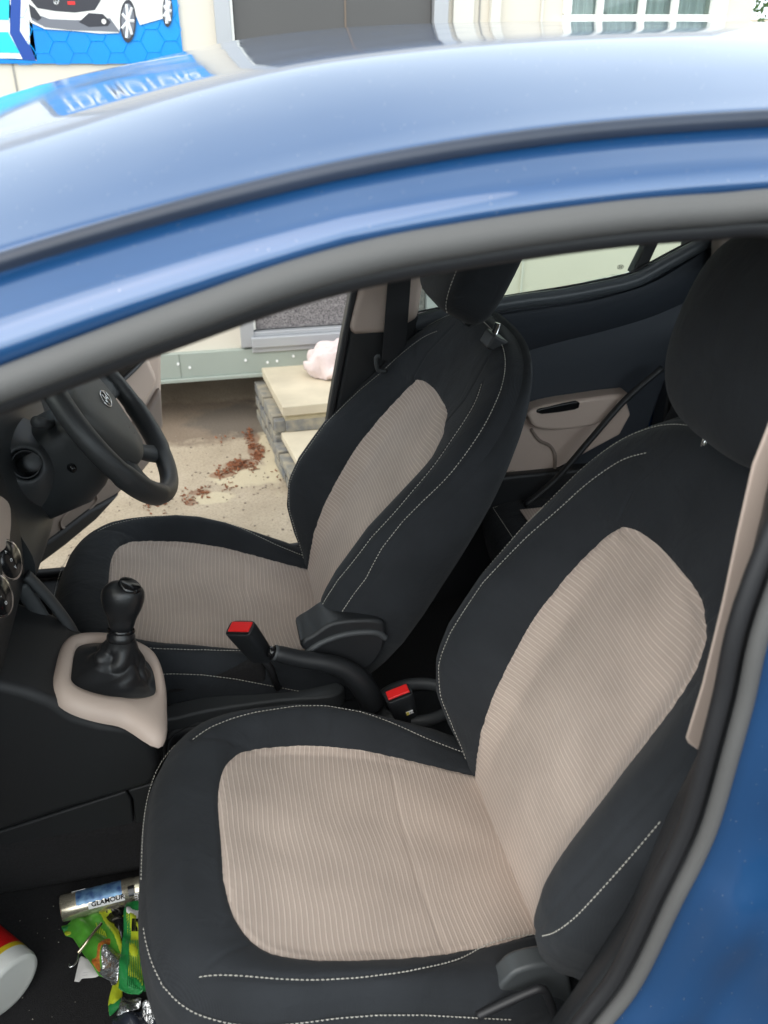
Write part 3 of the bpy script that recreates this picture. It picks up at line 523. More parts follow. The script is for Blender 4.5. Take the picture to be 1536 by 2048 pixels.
# far side outer skin of the rear door and quarter
g = MB(); g.box((.36, 1.905, .28), (2.2, 1.97, .90)); g.build('outer_skin', paint, car, bevel=.02)
g = MB(); g.box((-.85, 1.80, .30), (.30, 1.93, .365)); g.build('sill', plas_k, car, bevel=.012)
g = MB(); g.tube(cr([(-.62, 1.90, .42), (-.5, 1.885, .385), (-.3, 1.88, .378), (.2, 1.88, .378), (.27, 1.885, .42)], 6), .012, 10); g.build('sill_seal', rubber_k, car, smooth=True)
g = MB(); g.box((-.85, .52, .30), (1.3, .60, .385)); g.build('sill', plas_k, car, bevel=.012)
g = MB(); g.box((1.1, 1.84, .3), (2.2, 1.90, 1.12)); g.build('quarter_trim', plas_k, car, bevel=.01)
g = MB(); g.box((2.2, .5, .3), (2.28, 1.9, 1.0)); g.build('tailgate_trim', plas_k, car)
# windscreen
g = MB(); g.grid([[(-.42, y, 1.335 - .05 * abs(y - 1.2)) for y in (.66, 1.2, 1.74)], [(-1.25, y, .95) for y in (.62, 1.2, 1.78)]]); g.build('windscreen', glass, car, smooth=True)
# ---------------- floor, tunnel
g = MB(); g.box((-.95, .52, .16), (2.2, 1.86, .22)); g.build('floor_carpet', carpet, car)
g = MB(); g.box((-.8, 1.10, .22), (1.0, 1.32, .36)); g.build('tunnel_carpet', carpet, car, bevel=.03, seg=4)
# crumbs lying on the carpet
g = MB()
for _ in range(90):
    x, y = rng.uniform(-.48, -.15), rng.uniform(.75, 1.09); q = rng.uniform(.0003, .001); g.box((x, y, .2215), (x + q * 1.6, y + q, .2215 + q))
for _ in range(60):
    x, y = rng.uniform(.1, .5), rng.uniform(1.33, 1.5); q = rng.uniform(.0005, .0013); g.box((x, y, .2215), (x + q * 1.6, y + q, .2215 + q))
tag(g.build('carpet_crumbs', mat('crumb_pale', (.6, .55, .48), .8)), 'pale crumbs sprinkled on the black floor carpet', 'crumbs', kind='stuff')
# ==================================================================== SEATS
OS = np.array([.368, .866, .435]); TC = R(14.9)
def sm(a, b, x): t = np.clip((x - a) / (b - a), 0, 1); return t * t * (3 - 2 * t)
def sym(pts): return [(a, b) for a, b in pts] + [(a, -b) for a, b in pts[::-1] if b > 0]
C_INS = [tuple(p[:2]) for p in cr(sym([(-.428, 0), (-.428, .07), (-.420, .118), (-.404, .150), (-.376, .173), (-.314, .186), (-.237, .187), (-.158, .180), (-.07, .164), (.0, .148), (.10, .140)]), 4)]
def c_ui(s): return np.interp(s, [-.43, -.404, -.376, -.314, -.237, -.158, -.07, 0, .1], [.08, .15, .173, .186, .187, .18, .164, .148, .14])
SE_N = 3.0; CF, CA, CW = -.34, .180, .264
def c_rho(s, u):
    q = np.clip((CF - s) / CA, 0, None); W = np.interp(s, [-.6, -.05, .02, .1], [CW, CW, .252, .235]) * np.where(u < 0, .925, 1.); b = np.abs(u) / W
    return (q ** SE_N + b ** SE_N) ** (1 / SE_N)
def c_h(s, u):
    s = np.asarray(s, float); u = np.asarray(u, float); au = np.abs(u)
    bump = np.interp(s, [-.515, -.46, -.42, -.36, -.30, -.25, -.19, -.13, -.07, 0, .06], [0, .10, .28, .66, .93, 1, .88, .62, .36, .12, 0])
    hb = np.where(u > 0, .055, .034) * bump; ui = c_ui(s)
    h = hb * sm(ui - .015, .230, au) - .006 * (1 - np.clip(au / .2, 0, 1) ** 2) * sm(-.43, -.25, s)
    h = h + .010 * np.exp(-((s + .44) / .06) ** 2)
    r = c_rho(s, u); x = np.clip((r - .78) / .22, 0, 1); h = h - .044 * (1 - np.sqrt(np.clip(1 - x * x, 0, 1)))
    h = h - .004 * sm(.0, .04, s)
    return h
C_ST = {'far': cr([(-.462, .185), (-.43, .207), (-.38, .226), (-.30, .236), (-.23, .236), (-.15, .226), (-.07, .207), (.0, .19), (.03, .185)], 8),
        'near': cr([(-.462, -.198), (-.42, -.208), (-.35, -.219), (-.28, -.223), (-.21, -.216), (-.14, -.196), (-.08, -.166), (-.02, -.153), (.03, -.152)], 8)}
def c_wave(V, s, u):
    d = np.minimum(dist_line(s, u, C_ST['far']), dist_line(s, u, C_ST['near']))
    V = V - .0028 * np.exp(-(d / .0035) ** 2)
    for ln in ([(-.143, .178), (-.150, .06), (-.152, -.06), (-.143, -.178)], [(-.462, .185), (-.43, .18), (-.38, .176)], [(-.508, -.17), (-.46, -.195), (-.40, -.165)]):
        V = V - .0022 * np.exp(-(dist_line(s, u, ln) / .003) ** 2)
    return V
def build_cushion():
    nb = 150; bs = np.linspace(-1, 1, nb); rowsS = [('f', q) for q in np.linspace(1, 0, 62)[:-1]] + [('b', s) for s in np.linspace(CF, .085, 104)]
    Sg = np.zeros((len(rowsS), nb)); Ug = np.zeros_like(Sg)
    for i, (k, v) in enumerate(rowsS):
        if k == 'f':
            r = np.maximum(v, np.abs(bs)); fac = np.where(r > 1e-6, r / np.maximum((v ** SE_N + np.abs(bs) ** SE_N) ** (1 / SE_N), 1e-6), 0); Ug[i] = bs * fac * CW * np.where(bs < 0, .925, 1.); Sg[i] = CF - CA * v * fac
        else: Sg[i] = v; Ug[i] = bs * np.interp(v, [-.6, -.05, .02, .1], [CW, CW, .252, .235]) * np.where(bs < 0, .925, 1.)
    Hg = c_h(Sg, Ug); sd_ = sdf_poly(Sg, Ug, C_INS); Hg = c_wave(Hg, Sg, Ug) - .0036 * np.exp(-(sd_ / .0035) ** 2) + .0007 * np.sin(290 * Sg + 25 * np.sin(9 * Ug)) * np.sin(270 * Ug + 20 * np.sin(11 * Sg)) * np.exp(-(sd_ / .014) ** 2) + .0013 * np.sin(21 * Sg + 3 * np.sin(13 * Ug)) * np.sin(17 * Ug + 1)
    nr = len(rowsS); V = np.c_[Sg.ravel(), Ug.ravel(), Hg.ravel()]; UVc = np.c_[Sg.ravel(), Ug.ravel()]
    Fc = [(i * nb + j, (i + 1) * nb + j, (i + 1) * nb + j + 1, i * nb + j + 1) for i in range(nr - 1) for j in range(nb - 1)]
    dark, ins = None, None
    inn, outp = clip_split(V, UVc, Fc, sd_.ravel())
    ins, dark = inn, outp
    # skirt from the boundary loop
    loop = [(i, 0) for i in range(nr - 1, -1, -1)] + [(0, j) for j in range(1, nb)] + [(i, nb - 1) for i in range(1, nr)]
    vb = [V[i * nb + j] for i, j in loop]; arc = np.r_[0, np.cumsum([np.linalg.norm(vb[k + 1] - vb[k]) for k in range(len(vb) - 1)])]
    v2, u2, f2 = list(dark[0]), list(dark[1]), list(dark[2]); base = len(v2); lv = [0, .014, .03, .048, .066, .09, .12, .16]; tk = [0, .003, .0035, .000, .001, -.003, -.010, -.025]
    for d, k in zip(lv, tk):
        for p, a in zip(vb, arc):
            c = np.array([max(p[0], CF) if p[0] < CF else p[0], 0]); n = np.array([p[0] - c[0], p[1] * (.65 if p[0] < CF else 1)]); n /= np.linalg.norm(n) + 1e-9
            fr = 1 + .6 * sm(.3, 1, -n[0])
            v2.append((p[0] + n[0] * k * fr, p[1] + n[1] * k, p[2] - d)); u2.append((p[2] - d, a))
    L = len(vb)
    for r in range(len(lv) - 1):
        for k in range(L - 1): f2.append((base + r * L + k, base + r * L + k + 1, base + (r + 1) * L + k + 1, base + (r + 1) * L + k))
    return ins, (v2, u2, f2), vb
def flipfix(faces): return [tuple(reversed(f)) for f in faces]
INS_C, DARK_C, RIM_C = build_cushion()
# ---- backrest
B0, BA, SB_N = .36, .334, 2.75
def b_W(wv): return np.interp(wv, [-.12, -.04, 0, .03, .07, .13, .2, .36], [.10, .155, .212, .238, .258, .278, .286, .286])
def b_ub(wv): return np.interp(wv, [-.1, 0, .1, .2, .3, .4, .45, .49, .505], [.138, .140, .146, .151, .156, .152, .138, .10, .03])
B_INS = [tuple(p[:2]) for p in cr(sym([(.519, 0), (.518, .050), (.513, .090), (.498, .118), (.468, .137), (.42, .150), (.36, .156), (.29, .158), (.2, .153), (.1, .147), (0, .143), (-.13, .14)]), 4)]
def b_rho(wv, u):
    q = np.clip((wv - B0) / BA, 0, None); b = np.abs(u) / b_W(wv); return (q ** SB_N + b ** SB_N) ** (1 / SB_N)
def b_h(wv, u):
    wv = np.asarray(wv, float); au = np.abs(u)
    h = np.interp(wv, [-.1, 0, .08, .16, .3, .45, .6, .7], [-.03, 0, .012, .016, .010, .0, -.002, -.006])
    hb = np.interp(wv, [-.05, 0, .04, .09, .14, .2, .3, .4, .47, .56, .62, .7], [0, .012, .045, .075, .09, .093, .084, .062, .042, .022, .01, 0]) * np.where(u > 0, 1., .95)
    h = h + hb * sm(b_ub(wv) * .72, .232, au)
    r = b_rho(wv, u); x = np.clip((r - .84) / .16, 0, 1); return h - .040 * (1 - np.sqrt(np.clip(1 - x * x, 0, 1)))
def b_line(side): k = 1. if side > 0 else 1.055; return cr([(.605, .150 * side), (.57, .185 * side), (.50, .214 * side), (.40, .232 * side * k), (.30, .240 * side * k), (.2, .238 * side * k), (.12, .224 * side * k), (.05, .196 * side), (.0, .172 * side)], 8)
def b_outer():
    out = []
    for wv in np.linspace(.02, B0, 40): out.append((wv, float(b_W(wv)) * .955))
    for a in np.linspace(0, math.pi, 120)[1:-1]:
        c, s_ = math.cos(a), math.sin(a); rr_ = 1 / (abs(c) ** SB_N + abs(s_) ** SB_N) ** (1 / SB_N) * .955; out.append((B0 + BA * rr_ * s_, .286 * rr_ * c))
    for wv in np.linspace(B0, .02, 40): out.append((wv, -float(b_W(wv)) * (.955 + .035 * float(np.clip((B0 - wv) / .12, 0, 1)))))
    return out
def build_back():
    nb = 160; bs = np.linspace(-1, 1, nb); rowsS = [('b', v) for v in np.linspace(-.12, B0, 118)] + [('f', q) for q in np.linspace(0, 1, 84)[1:]]
    Wg = np.zeros((len(rowsS), nb)); Ug = np.zeros_like(Wg)
    for i, (k, v) in enumerate(rowsS):
        if k == 'f':
            r = np.maximum(v, np.abs(bs)); fac = r / np.maximum((v ** SB_N + np.abs(bs) ** SB_N) ** (1 / SB_N), 1e-6); Ug[i] = bs * fac * .286; Wg[i] = B0 + BA * v * fac
        else: Wg[i] = v; Ug[i] = bs * b_W(v)
    Hg = b_h(Wg, Ug); sd_ = sdf_poly(Wg, Ug, B_INS); Hg = Hg - .0036 * np.exp(-(sd_ / .0035) ** 2) + .0007 * np.sin(290 * Wg + 25 * np.sin(9 * Ug)) * np.sin(270 * Ug + 20 * np.sin(11 * Wg)) * np.exp(-(sd_ / .014) ** 2) + .0013 * np.sin(19 * Wg + 3 * np.sin(12 * Ug)) * np.sin(16 * Ug + 1)
    d = np.minimum(np.minimum(dist_line(Wg, Ug, b_line(1)), dist_line(Wg, Ug, b_line(-1))), dist_line(Wg, Ug, b_outer()[::3])); Hg = Hg - .0028 * np.exp(-(d / .0035) ** 2)
    for sd in (1, -1): Hg = Hg - .002 * np.exp(-(dist_line(Wg, Ug, [(.478, .115 * sd), (.56, .130 * sd), (.64, .105 * sd)]) / .003) ** 2)
    nr = len(rowsS); V = np.c_[Wg.ravel(), Ug.ravel(), Hg.ravel()]; UVc = np.c_[Wg.ravel(), Ug.ravel()]
    Fc = [(i * nb + j, (i + 1) * nb + j, (i + 1) * nb + j + 1, i * nb + j + 1) for i in range(nr - 1) for j in range(nb - 1)]
    ins, dark = clip_split(V, UVc, Fc, sd_.ravel())
    loop = [(i, 0) for i in range(0, nr)] + [(nr - 1, j) for j in range(1, nb)] + [(i, nb - 1) for i in range(nr - 2, -1, -1)]
    vb = [V[i * nb + j] for i, j in loop]; arc = np.r_[0, np.cumsum([np.linalg.norm(vb[k + 1] - vb[k]) for k in range(len(vb) - 1)])]
    v2, u2, f2 = list(dark[0]), list(dark[1]), list(dark[2]); base = len(v2)
    ts = [(0, 0), (.15, .006), (.35, .010), (.6, .008), (.8, .000), (.93, -.012), (1, -.035), (1.08, -.08), (1.1, -.16)]
    for t, k in ts:
        for p, a in zip(vb, arc):
            c = np.array([min(p[0], B0 - .05), 0]); n = np.array([p[0] - c[0], p[1]]); n /= np.linalg.norm(n) + 1e-9
            back = -.082 + .02 * sm(.3, .68, p[0]); z = p[2] + (back - p[2]) * min(t, 1) - .01 * max(0, t - 1) * 10
            k2 = max(k, -abs(p[1]) * .98) if abs(n[1]) > .5 else k
            v2.append((p[0] + n[0] * k2, p[1] + n[1] * k2, z)); u2.append((z, a))
    L = len(vb)
    for r in range(len(ts) - 1):
        for k in range(L - 1): f2.append((base + r * L + k, base + r * L + k + 1, base + (r + 1) * L + k + 1, base + (r + 1) * L + k))
    b2 = base + (len(ts) - 1) * L; h2 = L // 2
    for k in range(h2 - 1): f2.append((b2 + k, b2 + k + 1, b2 + L - 2 - k, b2 + L - 1 - k))
    return ins, (v2, u2, f2)
INS_B, DARK_B = build_back()
def surf_normal(fn, a, b, e=.003):
    dz1 = (float(fn(a + e, b)) - float(fn(a - e, b))) / (2 * e); dz2 = (float(fn(a, b + e)) - float(fn(a, b - e))) / (2 * e); n = np.array([-dz1, -dz2, 1]); return n / np.linalg.norm(n)
def st_mesh_c():
    out = []
    for k in ('far', 'near'):
        g = MB(); out.append(g)
        L_ = [p for p in C_ST[k]]; P = [(p[0], p[1], float(c_h(p[0], p[1])) - .0012) for p in L_]; stitches(g, P, [surf_normal(c_h, p[0], p[1]) for p in L_])
    g = MB(); out.append(g); P = []; N_ = []
    for p in RIM_C:
        if p[0] > -.06: continue
        c = np.array([max(p[0], CF) if p[0] < CF else p[0], 0]); n = np.array([p[0] - c[0], p[1] * (.65 if p[0] < CF else 1)]); n /= np.linalg.norm(n) + 1e-9
        P.append((p[0] + n[0] * .0035 * (1 + .6 * sm(.3, 1, -n[0])), p[1] + n[1] * .0035, p[2] - .003)); N_.append((n[0], n[1], .1))
    i0 = int(len(P) * .43); stitches(g, P[:i0], N_[:i0]); g = MB(); out.append(g); stitches(g, P[i0 + 20:], N_[i0 + 20:])
    return out
def st_mesh_b():
    out = []
    for s_ in (1, -1):
        g = MB(); out.append(g)
        L_ = b_line(s_); P = [(p[0], p[1], float(b_h(p[0], p[1])) - .0012) for p in L_]; stitches(g, P, [surf_normal(b_h, p[0], p[1]) for p in L_])
    g = MB(); out.append(g); L_ = b_outer(); P = [(p[0], p[1], float(b_h(p[0], p[1])) - .0008) for p in L_]; stitches(g, P, [surf_normal(b_h, p[0], p[1]) for p in L_])
    return out
STC, STB = st_mesh_c(), st_mesh_b()
def headrest_mesh(hro=0.):
    g = MB(); rows = []; nth, nph = 64, 40
    def sp(x, e): return math.copysign(abs(x) ** e, x)
    for i in range(nph + 1):
        ph = -math.pi / 2 + math.pi * i / nph; row = []
        for j in range(nth):
            th = 2 * math.pi * j / nth; e1_, e2_, e3_ = (.60, .72, .7) if hro == 0 else (.42, .50, .50); a = sp(math.cos(ph), e1_) * sp(math.cos(th), e2_); b = sp(math.cos(ph), e1_) * sp(math.sin(th), e2_); c = sp(math.sin(ph), e3_)
            row.append(((.803 if hro == 0 else .790) + (.124 if hro == 0 else .118) * c, (.158 if hro == 0 else .128) * b * (1 - .05 * max(0, -c) - .04 * c * c), .038 + hro + .056 * a + .010 * c))
        rows.append(row)
    g.grid(rows, closed=True); return g
def lever_path(): return 0
def make_seat(O, recl, cushion_name='front_seat', label=None, near=True):
    Sx = (math.cos(TC), 0, -math.sin(TC)); Nx = (math.sin(TC), 0, math.cos(TC)); MC = frame(O, Sx, (0, 1, 0), Nx)
    Wx = (math.sin(recl), 0, math.cos(recl)); Bx = (-math.cos(recl), 0, math.sin(recl)); MBk = frame(O, Wx, (0, 1, 0), Bx)
    seat = meshobj('front_seat', DARK_C[0], DARK_C[2], fab_d, car, world=MC, uv=DARK_C[1])
    if label: seat['label'] = label
    meshobj('cushion_panel', INS_C[0], INS_C[2], fab_i, seat, world=MC, uv=INS_C[1])
    meshobj('backrest', DARK_B[0], DARK_B[2], fab_d, seat, world=MBk, uv=DARK_B[1])
    meshobj('backrest_panel', INS_B[0], INS_B[2], fab_i, seat, world=MBk, uv=INS_B[1])
    for q in STC: meshobj('cushion_stitching', q.v, q.f, thread, seat, world=MC, smooth=True)
    if near:
        def on_back(px, py):
            h = .05
            for _ in range(30):
                P = onp(px, py, tuple(O + np.array(Bx) * h), Bx) - O; h = .5 * h + .5 * float(b_h(P @ np.array(Wx), P[1]))
            return (P @ np.array(Wx), P[1])
        L_ = [on_back(*q) for q in cr([(1322, 1642), (1280, 1692), (1240, 1738), (1195, 1788), (1150, 1835), (1112, 1863), (1084, 1872)], 6)]; g = MB()
        stitches(g, [(p[0], p[1], float(b_h(p[0], p[1])) + .0004) for p in L_], [surf_normal(b_h, p[0], p[1]) for p in L_]); lo = STB[2]; nv = 12
        keep = [k for k in range(len(lo.v) // nv) if not (lo.v[k * nv][1] < 0 and lo.v[k * nv][0] < .40)]; o2 = MB()
        for k in keep: o2.add(lo.v[k * nv:(k + 1) * nv], [[i - k * nv for i in f] for f in lo.f[k * 10:(k + 1) * 10]])
    for q in ([STB[0], g, o2] if near else STB): meshobj('backrest_stitching', q.v, q.f, thread, seat, world=MBk, smooth=True)
    hro = .0 if near else .045; h = headrest_mesh(hro); meshobj('headrest', h.v, h.f, fab_d, seat, world=MBk, uv=[(p[0], p[1]) for p in h.v])
    g = MB()
    P = []
    for c in (np.linspace(-.96, .96, 50) if not near else ()):
        r_ = math.sqrt(max(0, 1 - abs(c) ** 2.8)); 
        P.append((.790 + .116 * c, -.106 * (1 - .04 * c * c), .0385 + hro + .056 * (max(r_, .02) ** .42) * .93 + .01 * c))
    if P: stitches(g, P, [(0, -.3, 1)] * len(P)); meshobj('headrest_stitching', g.v, g.f, thread, seat, world=MBk)
    g = MB()
    for u in (-.07, .07):
        g.tube([(.62, u, -.02), (.70, u, .0)], .0055, 12)
    g.tube([(.655, -.083, -.014), (.673, -.083, -.014)], .004, 8); meshobj('headrest_post', g.v, g.f, chrome, seat, world=MBk)
    g = MB(); 
    dh = -.03 if near else 0
    for u in (-.07, .07): g.box((.655 + dh, u - .026, -.034 + dh), (.682 + dh, u + .020, .006 + dh))
    o = meshobj('headrest_guide', g.v, g.f, plas_k, seat, world=MBk, smooth=False); q = o.modifiers.new('bevel', 'BEVEL'); q.width = .004; q.segments = 3
    return seat, MC, MBk
seatN, MCN, MBN = make_seat(OS, R(22), label='passenger seat nearest the open door')
OF = OS + np.array([-.185, .68, 0])
seatF, MCF, MBF = make_seat(OF, R(29), label='driver seat beyond the gear lever', near=False)
# seat bases, recliner covers
for O, st, sgn in ((OS, seatN, -1), (OF, seatF, -1)):
    g = MB(); g.box((O[0] - .40, O[1] - .20, .22), (O[0] - .02, O[1] + .20, O[2] - .09)); g.build('seat_base', plas_k, st, bevel=.02)
def traced(name, pts, Y, d, m, parent, bevel=.004, seg=3, n=0, plane=None, dirv=None, closed=True):
    P = [onp(x, y, *plane) if plane else atY(x, y, Y) for x, y in pts]
    if n: P = cr(P, n, closed=True)
    g = MB(); g.prism([tuple(p) for p in P], dirv or (0, d, 0)); return g.build(name, m, parent, bevel=bevel, seg=seg)
traced('recliner_cover', [(600, 1292), (630, 1268), (665, 1247), (715, 1240), (762, 1243), (772, 1262), (764, 1305), (735, 1338), (690, 1345), (640, 1320)], 1.240, .08, plas_k, seatF, n=4, bevel=.012, seg=4)
g = MB(); P = [atY(x, y, 1.262) for x, y in [(600, 1298), (640, 1270), (690, 1253), (745, 1250), (766, 1262)]]; P = [p - np.array([0, .022, 0]) for p in P]; g.tube(cr(P, 6), .006, 12); g.build('recliner_cover_edge', plas_g, seatF, smooth=True)
traced('side_trim', [(990, 2000), (1012, 1962), (1045, 1940), (1108, 1930), (1140, 1955), (1150, 2060), (1130, 2140), (960, 2140)], .635, .03, plas_l, seatN, n=3, bevel=.006)
g = MB(); P = [atY(x, y, .618) for x, y in [(955, 2032), (1010, 2006), (1060, 1984), (1084, 1978), (1096, 1994), (1112, 2040), (1118, 2072)]]; g.tube(cr(P, 6), .0055, 12); g.build('seat_lever', rubber_k, seatN, smooth=True)
# ---------------- centre console
CP = ((-.21, 1.206, .598), (.447, 0, .894))
con = traced('centre_console', [(-60, 1352), (0, 1368), (60, 1384), (108, 1404), (150, 1432), (200, 1447), (262, 1457), (292, 1478), (312, 1508), (322, 1528), (318, 1558), (300, 1576), (150, 1618), (0, 1668), (-60, 1690)], 1.098, .215, plas_side, car, bevel=.016, seg=5)
traced('console_lower_panel', [(-60, 1680), (0, 1664), (150, 1616), (252, 1583), (262, 1600), (268, 1646), (0, 1742), (-60, 1760)], 1.106, .2, plas_side, con, bevel=.004)
traced('console_lower_panel', [(255, 1582), (330, 1560), (350, 1640), (272, 1662), (266, 1600)], 1.106, .2, plas_side, con, bevel=.004)
ring_out = [(104, 1380), (108, 1340), (122, 1292), (140, 1274), (175, 1270), (215, 1272), (262, 1284), (302, 1304), (322, 1340), (331, 1380), (335, 1425), (337, 1470), (334, 1506), (318, 1516), (300, 1496), (284, 1462), (262, 1446), (220, 1440), (170, 1428), (128, 1410)]
ring_in = [(142, 1372), (143, 1340), (150, 1302), (162, 1290), (190, 1286), (225, 1288), (262, 1302), (290, 1318), (305, 1340), (311, 1368), (311, 1385), (303, 1396), (270, 1398), (220, 1397), (185, 1390), (160, 1382)]
def on_console(p, off=0.): return onp(p[0], p[1], (CP[0][0] + CP[1][0] * off, CP[0][1], CP[0][2] + CP[1][2] * off), CP[1])
def ring_pts(pts, n, off):
    P = np.array(cr([on_console(p, off) for p in pts], 6, closed=True)); c = np.array(on_console((228, 1345), off)); 
    ang = np.arctan2(P[:, 1] - c[1], P[:, 0] - c[0]); out = []
    for a in np.linspace(-math.pi, math.pi, n, endpoint=False):
        d = np.abs((ang - a + math.pi) % (2 * math.pi) - math.pi); k = int(d.argmin()); out.append(P[k])
    out = np.array(out)
    for _ in range(4): out = (out + np.roll(out, 1, 0) + np.roll(out, -1, 0)) / 3
    return out
NRG = 96; ro, ri = ring_pts(ring_out, NRG, 0.004), ring_pts(ring_in, NRG, .010); nrm = np.array(CP[1])
rows = [ro - nrm * .010, ro - nrm * .006, ro - nrm * .001 + (ri - ro) * .02, ro + (ri - ro) * .10 + nrm * .006, ro + (ri - ro) * .3 + nrm * .011, ro + (ri - ro) * .6 + nrm * .012, ro + (ri - ro) * .88 + nrm * .009, ri + nrm * .002, ri - nrm * .006]
g = MB(); g.grid([[tuple(p) for p in r_] for r_ in rows], closed=True); g.build('gear_surround', plas_be, con, smooth=True)
g = MB(); rows = []; NK = 40; top_c = np.array(atY(242, 1272, 1.206)); base_c = np.array(on_console((228, 1345)))
axis = np.array(atY(243, 1215, 1.206)) - np.array(on_console((235, 1380))); axis /= np.linalg.norm(axis)
e1 = np.array([0, 1., 0]); e2 = np.cross(axis, e1)
for i in range(NK + 1):
    t = i / NK; row = []
    for k in range(NRG):
        a = -math.pi + 2 * math.pi * k / NRG; pr = ri[k] + nrm * .0; tp = top_c + (e1 * math.sin(a) - e2 * math.cos(a)) * (-1) * .021 if False else top_c + np.array([math.cos(a) * .021, math.sin(a) * .021, 0])
        s_ = t ** .42 if t > 0 else 0; hgt = t ** 1.9
        p = pr * (1 - s_) + np.array([tp[0], tp[1], pr[2]]) * s_; p[2] = pr[2] * (1 - hgt) + tp[2] * hgt + .006 * t * (1 - t)
        amp = .0045 * math.sin(math.pi * min(t * 1.1, 1)) ; fold = 2.0 * (abs(math.sin(2 * a + .5 + 1.0 * t)) - .6) + 1.1 * (abs(math.sin(3.5 * a - 5 * t + 1)) - .6) * (1 - .5 * t) + .9 * (abs(math.sin(7 * t + 1.5 * math.sin(2 * a))) - .6)
        n2 = np.array([math.cos(a), math.sin(a), .5]); p = p + n2 * amp * fold
        if t > 0: p[2] = max(p[2], .598 - .5 * (p[0] + .21) - .012)
        row.append(tuple(p))
    rows.append(row)
g.grid(rows, closed=True); g.build('gear_gaiter', mat('gaiter_vinyl', (.016, .0165, .018), .42, bump=.5, bscale=500, bdist=.0008), con, smooth=True)
def lathe(c, ax, prof_, n=28, ex=1., ey=1., u0=None):
    ax = np.array(ax, float); ax /= np.linalg.norm(ax); u = np.cross(ax, u0 if u0 is not None else (0, 1, 0)); u /= np.linalg.norm(u); v = np.cross(ax, u)
    return [[tuple(np.array(c) + ax * h + u * (r * ex * math.cos(2 * math.pi * k / n)) + v * (r * ey * math.sin(2 * math.pi * k / n))) for k in range(n)] for h, r in prof_]
g = MB(); kc = top_c - axis * .004; g.grid(lathe(kc, axis, [(-.004, .0001), (-.004, .021), (0, .0225), (.006, .022), (.010, .0195), (.013, .0195)]), closed=True)
knob = g.build('gear_knob', leather, con, smooth=True)
g = MB(); kpts = cr([(0, .0165), (.008, .0165), (.014, .0185), (.026, .021), (.042, .0275), (.058, .031), (.073, .0292), (.083, .020), (.0865, .0105), (.087, .0001)], 5); g.grid(lathe(kc + axis * .008, axis, [(p[0], p[1]) for p in kpts], 32, ex=1.08, ey=.93), closed=True); g.build('knob_grip', leather, knob, smooth=True)
g = MB(); g.grid(lathe(kc + axis * .006, axis, [(0.004, .0205), (.007, .0222), (.010, .0205)]), closed=True); g.build('knob_collar', gloss_k, knob, smooth=True)
tn = axis * .86 + np.array([.34, -.30, 0]); tn /= np.linalg.norm(tn); kc2 = kc + axis * .0655 + tn * .0262
g = MB(); g.grid(lathe(kc2, tn, [(0, .019), (.004, .0185), (.0062, .015), (.0068, .0001)], 32), closed=True); g.build('knob_cap', gloss_k, knob, smooth=True)
# rear of the console: long rail, cup holder, tray, hand brake
traced('console_rail', [(330, 1412), (400, 1394), (520, 1372), (600, 1362), (650, 1358), (690, 1372), (660, 1392), (560, 1400), (420, 1420), (330, 1440)], 0, 0, plas_g, con, n=3, plane=((0, 0, .425), (.08, 0, 1)), dirv=(0, 0, -.12), bevel=.010, seg=4)
g = MB(); g.box((-.14, 1.10, .22), (.45, 1.315, .375)); g.build('console_tray', plas_k, con, bevel=.02, seg=4)
for c in ((-.085, 1.205), ):
    g = MB(); g.grid(lathe((c[0], c[1], .376), (0, 0, 1), [(-.02, .030), (.028, .040), (.034, .043), (.036, .046), (.033, .049), (0, .050)], 40), closed=True); g.build('cup_holder', plas_k, con, smooth=True)
    g = MB(); g.grid(lathe((c[0] + .0, c[1], .376), (0, 0, 1), [(.030, .052), (.034, .056), (.030, .061), (0, .063)], 40), closed=True); g.build('cup_holder_rim', plas_g, con, smooth=True)
g = MB(); P = [(.325 + .055 * math.cos(a) * 1.3, 1.235 + .052 * math.sin(a), .405) for a in np.linspace(0, 2 * math.pi, 40, endpoint=False)]; g.tube(P, .010, 10, closed=True, flat=1.3); g.build('tray_rim', plas_g, con, smooth=True)
g = MB(); hb = [atY(548, 1305, 1.215), atY(600, 1318, 1.215), atY(660, 1328, 1.215), atY(700, 1345, 1.215), atY(728, 1375, 1.215), atY(745, 1410, 1.215)]; g.tube(cr(hb, 6), list(np.interp(np.linspace(0, 1, 31), [0, .05, .3, .55, .75, 1], [.012, .0145, .0155, .018, .022, .024])), 18); hbk = g.build('hand_brake', plas_k, car, smooth=True)
a = np.array(atY(548, 1305, 1.215)); d = a - np.array(atY(600, 1318, 1.215)); d /= np.linalg.norm(d)
g = MB(); g.tube([a - d * .002, a + d * .010], .0095, 16); g.build('release_button', gloss_k, hbk, smooth=True)
g = MB(); g.grid(lathe(a - d * .001, d, [(-.003, .0135), (0, .0142), (.002, .0125)], 20), closed=True); g.build('button_ring', plas_g, hbk, smooth=True)
# carpeted side of the tunnel beside the driver's seat
traced('tunnel_pocket', [(330, 1392), (330, 1366), (440, 1345), (528, 1322), (536, 1368), (440, 1378)], 1.30, .03, carpet, con, bevel=.01)
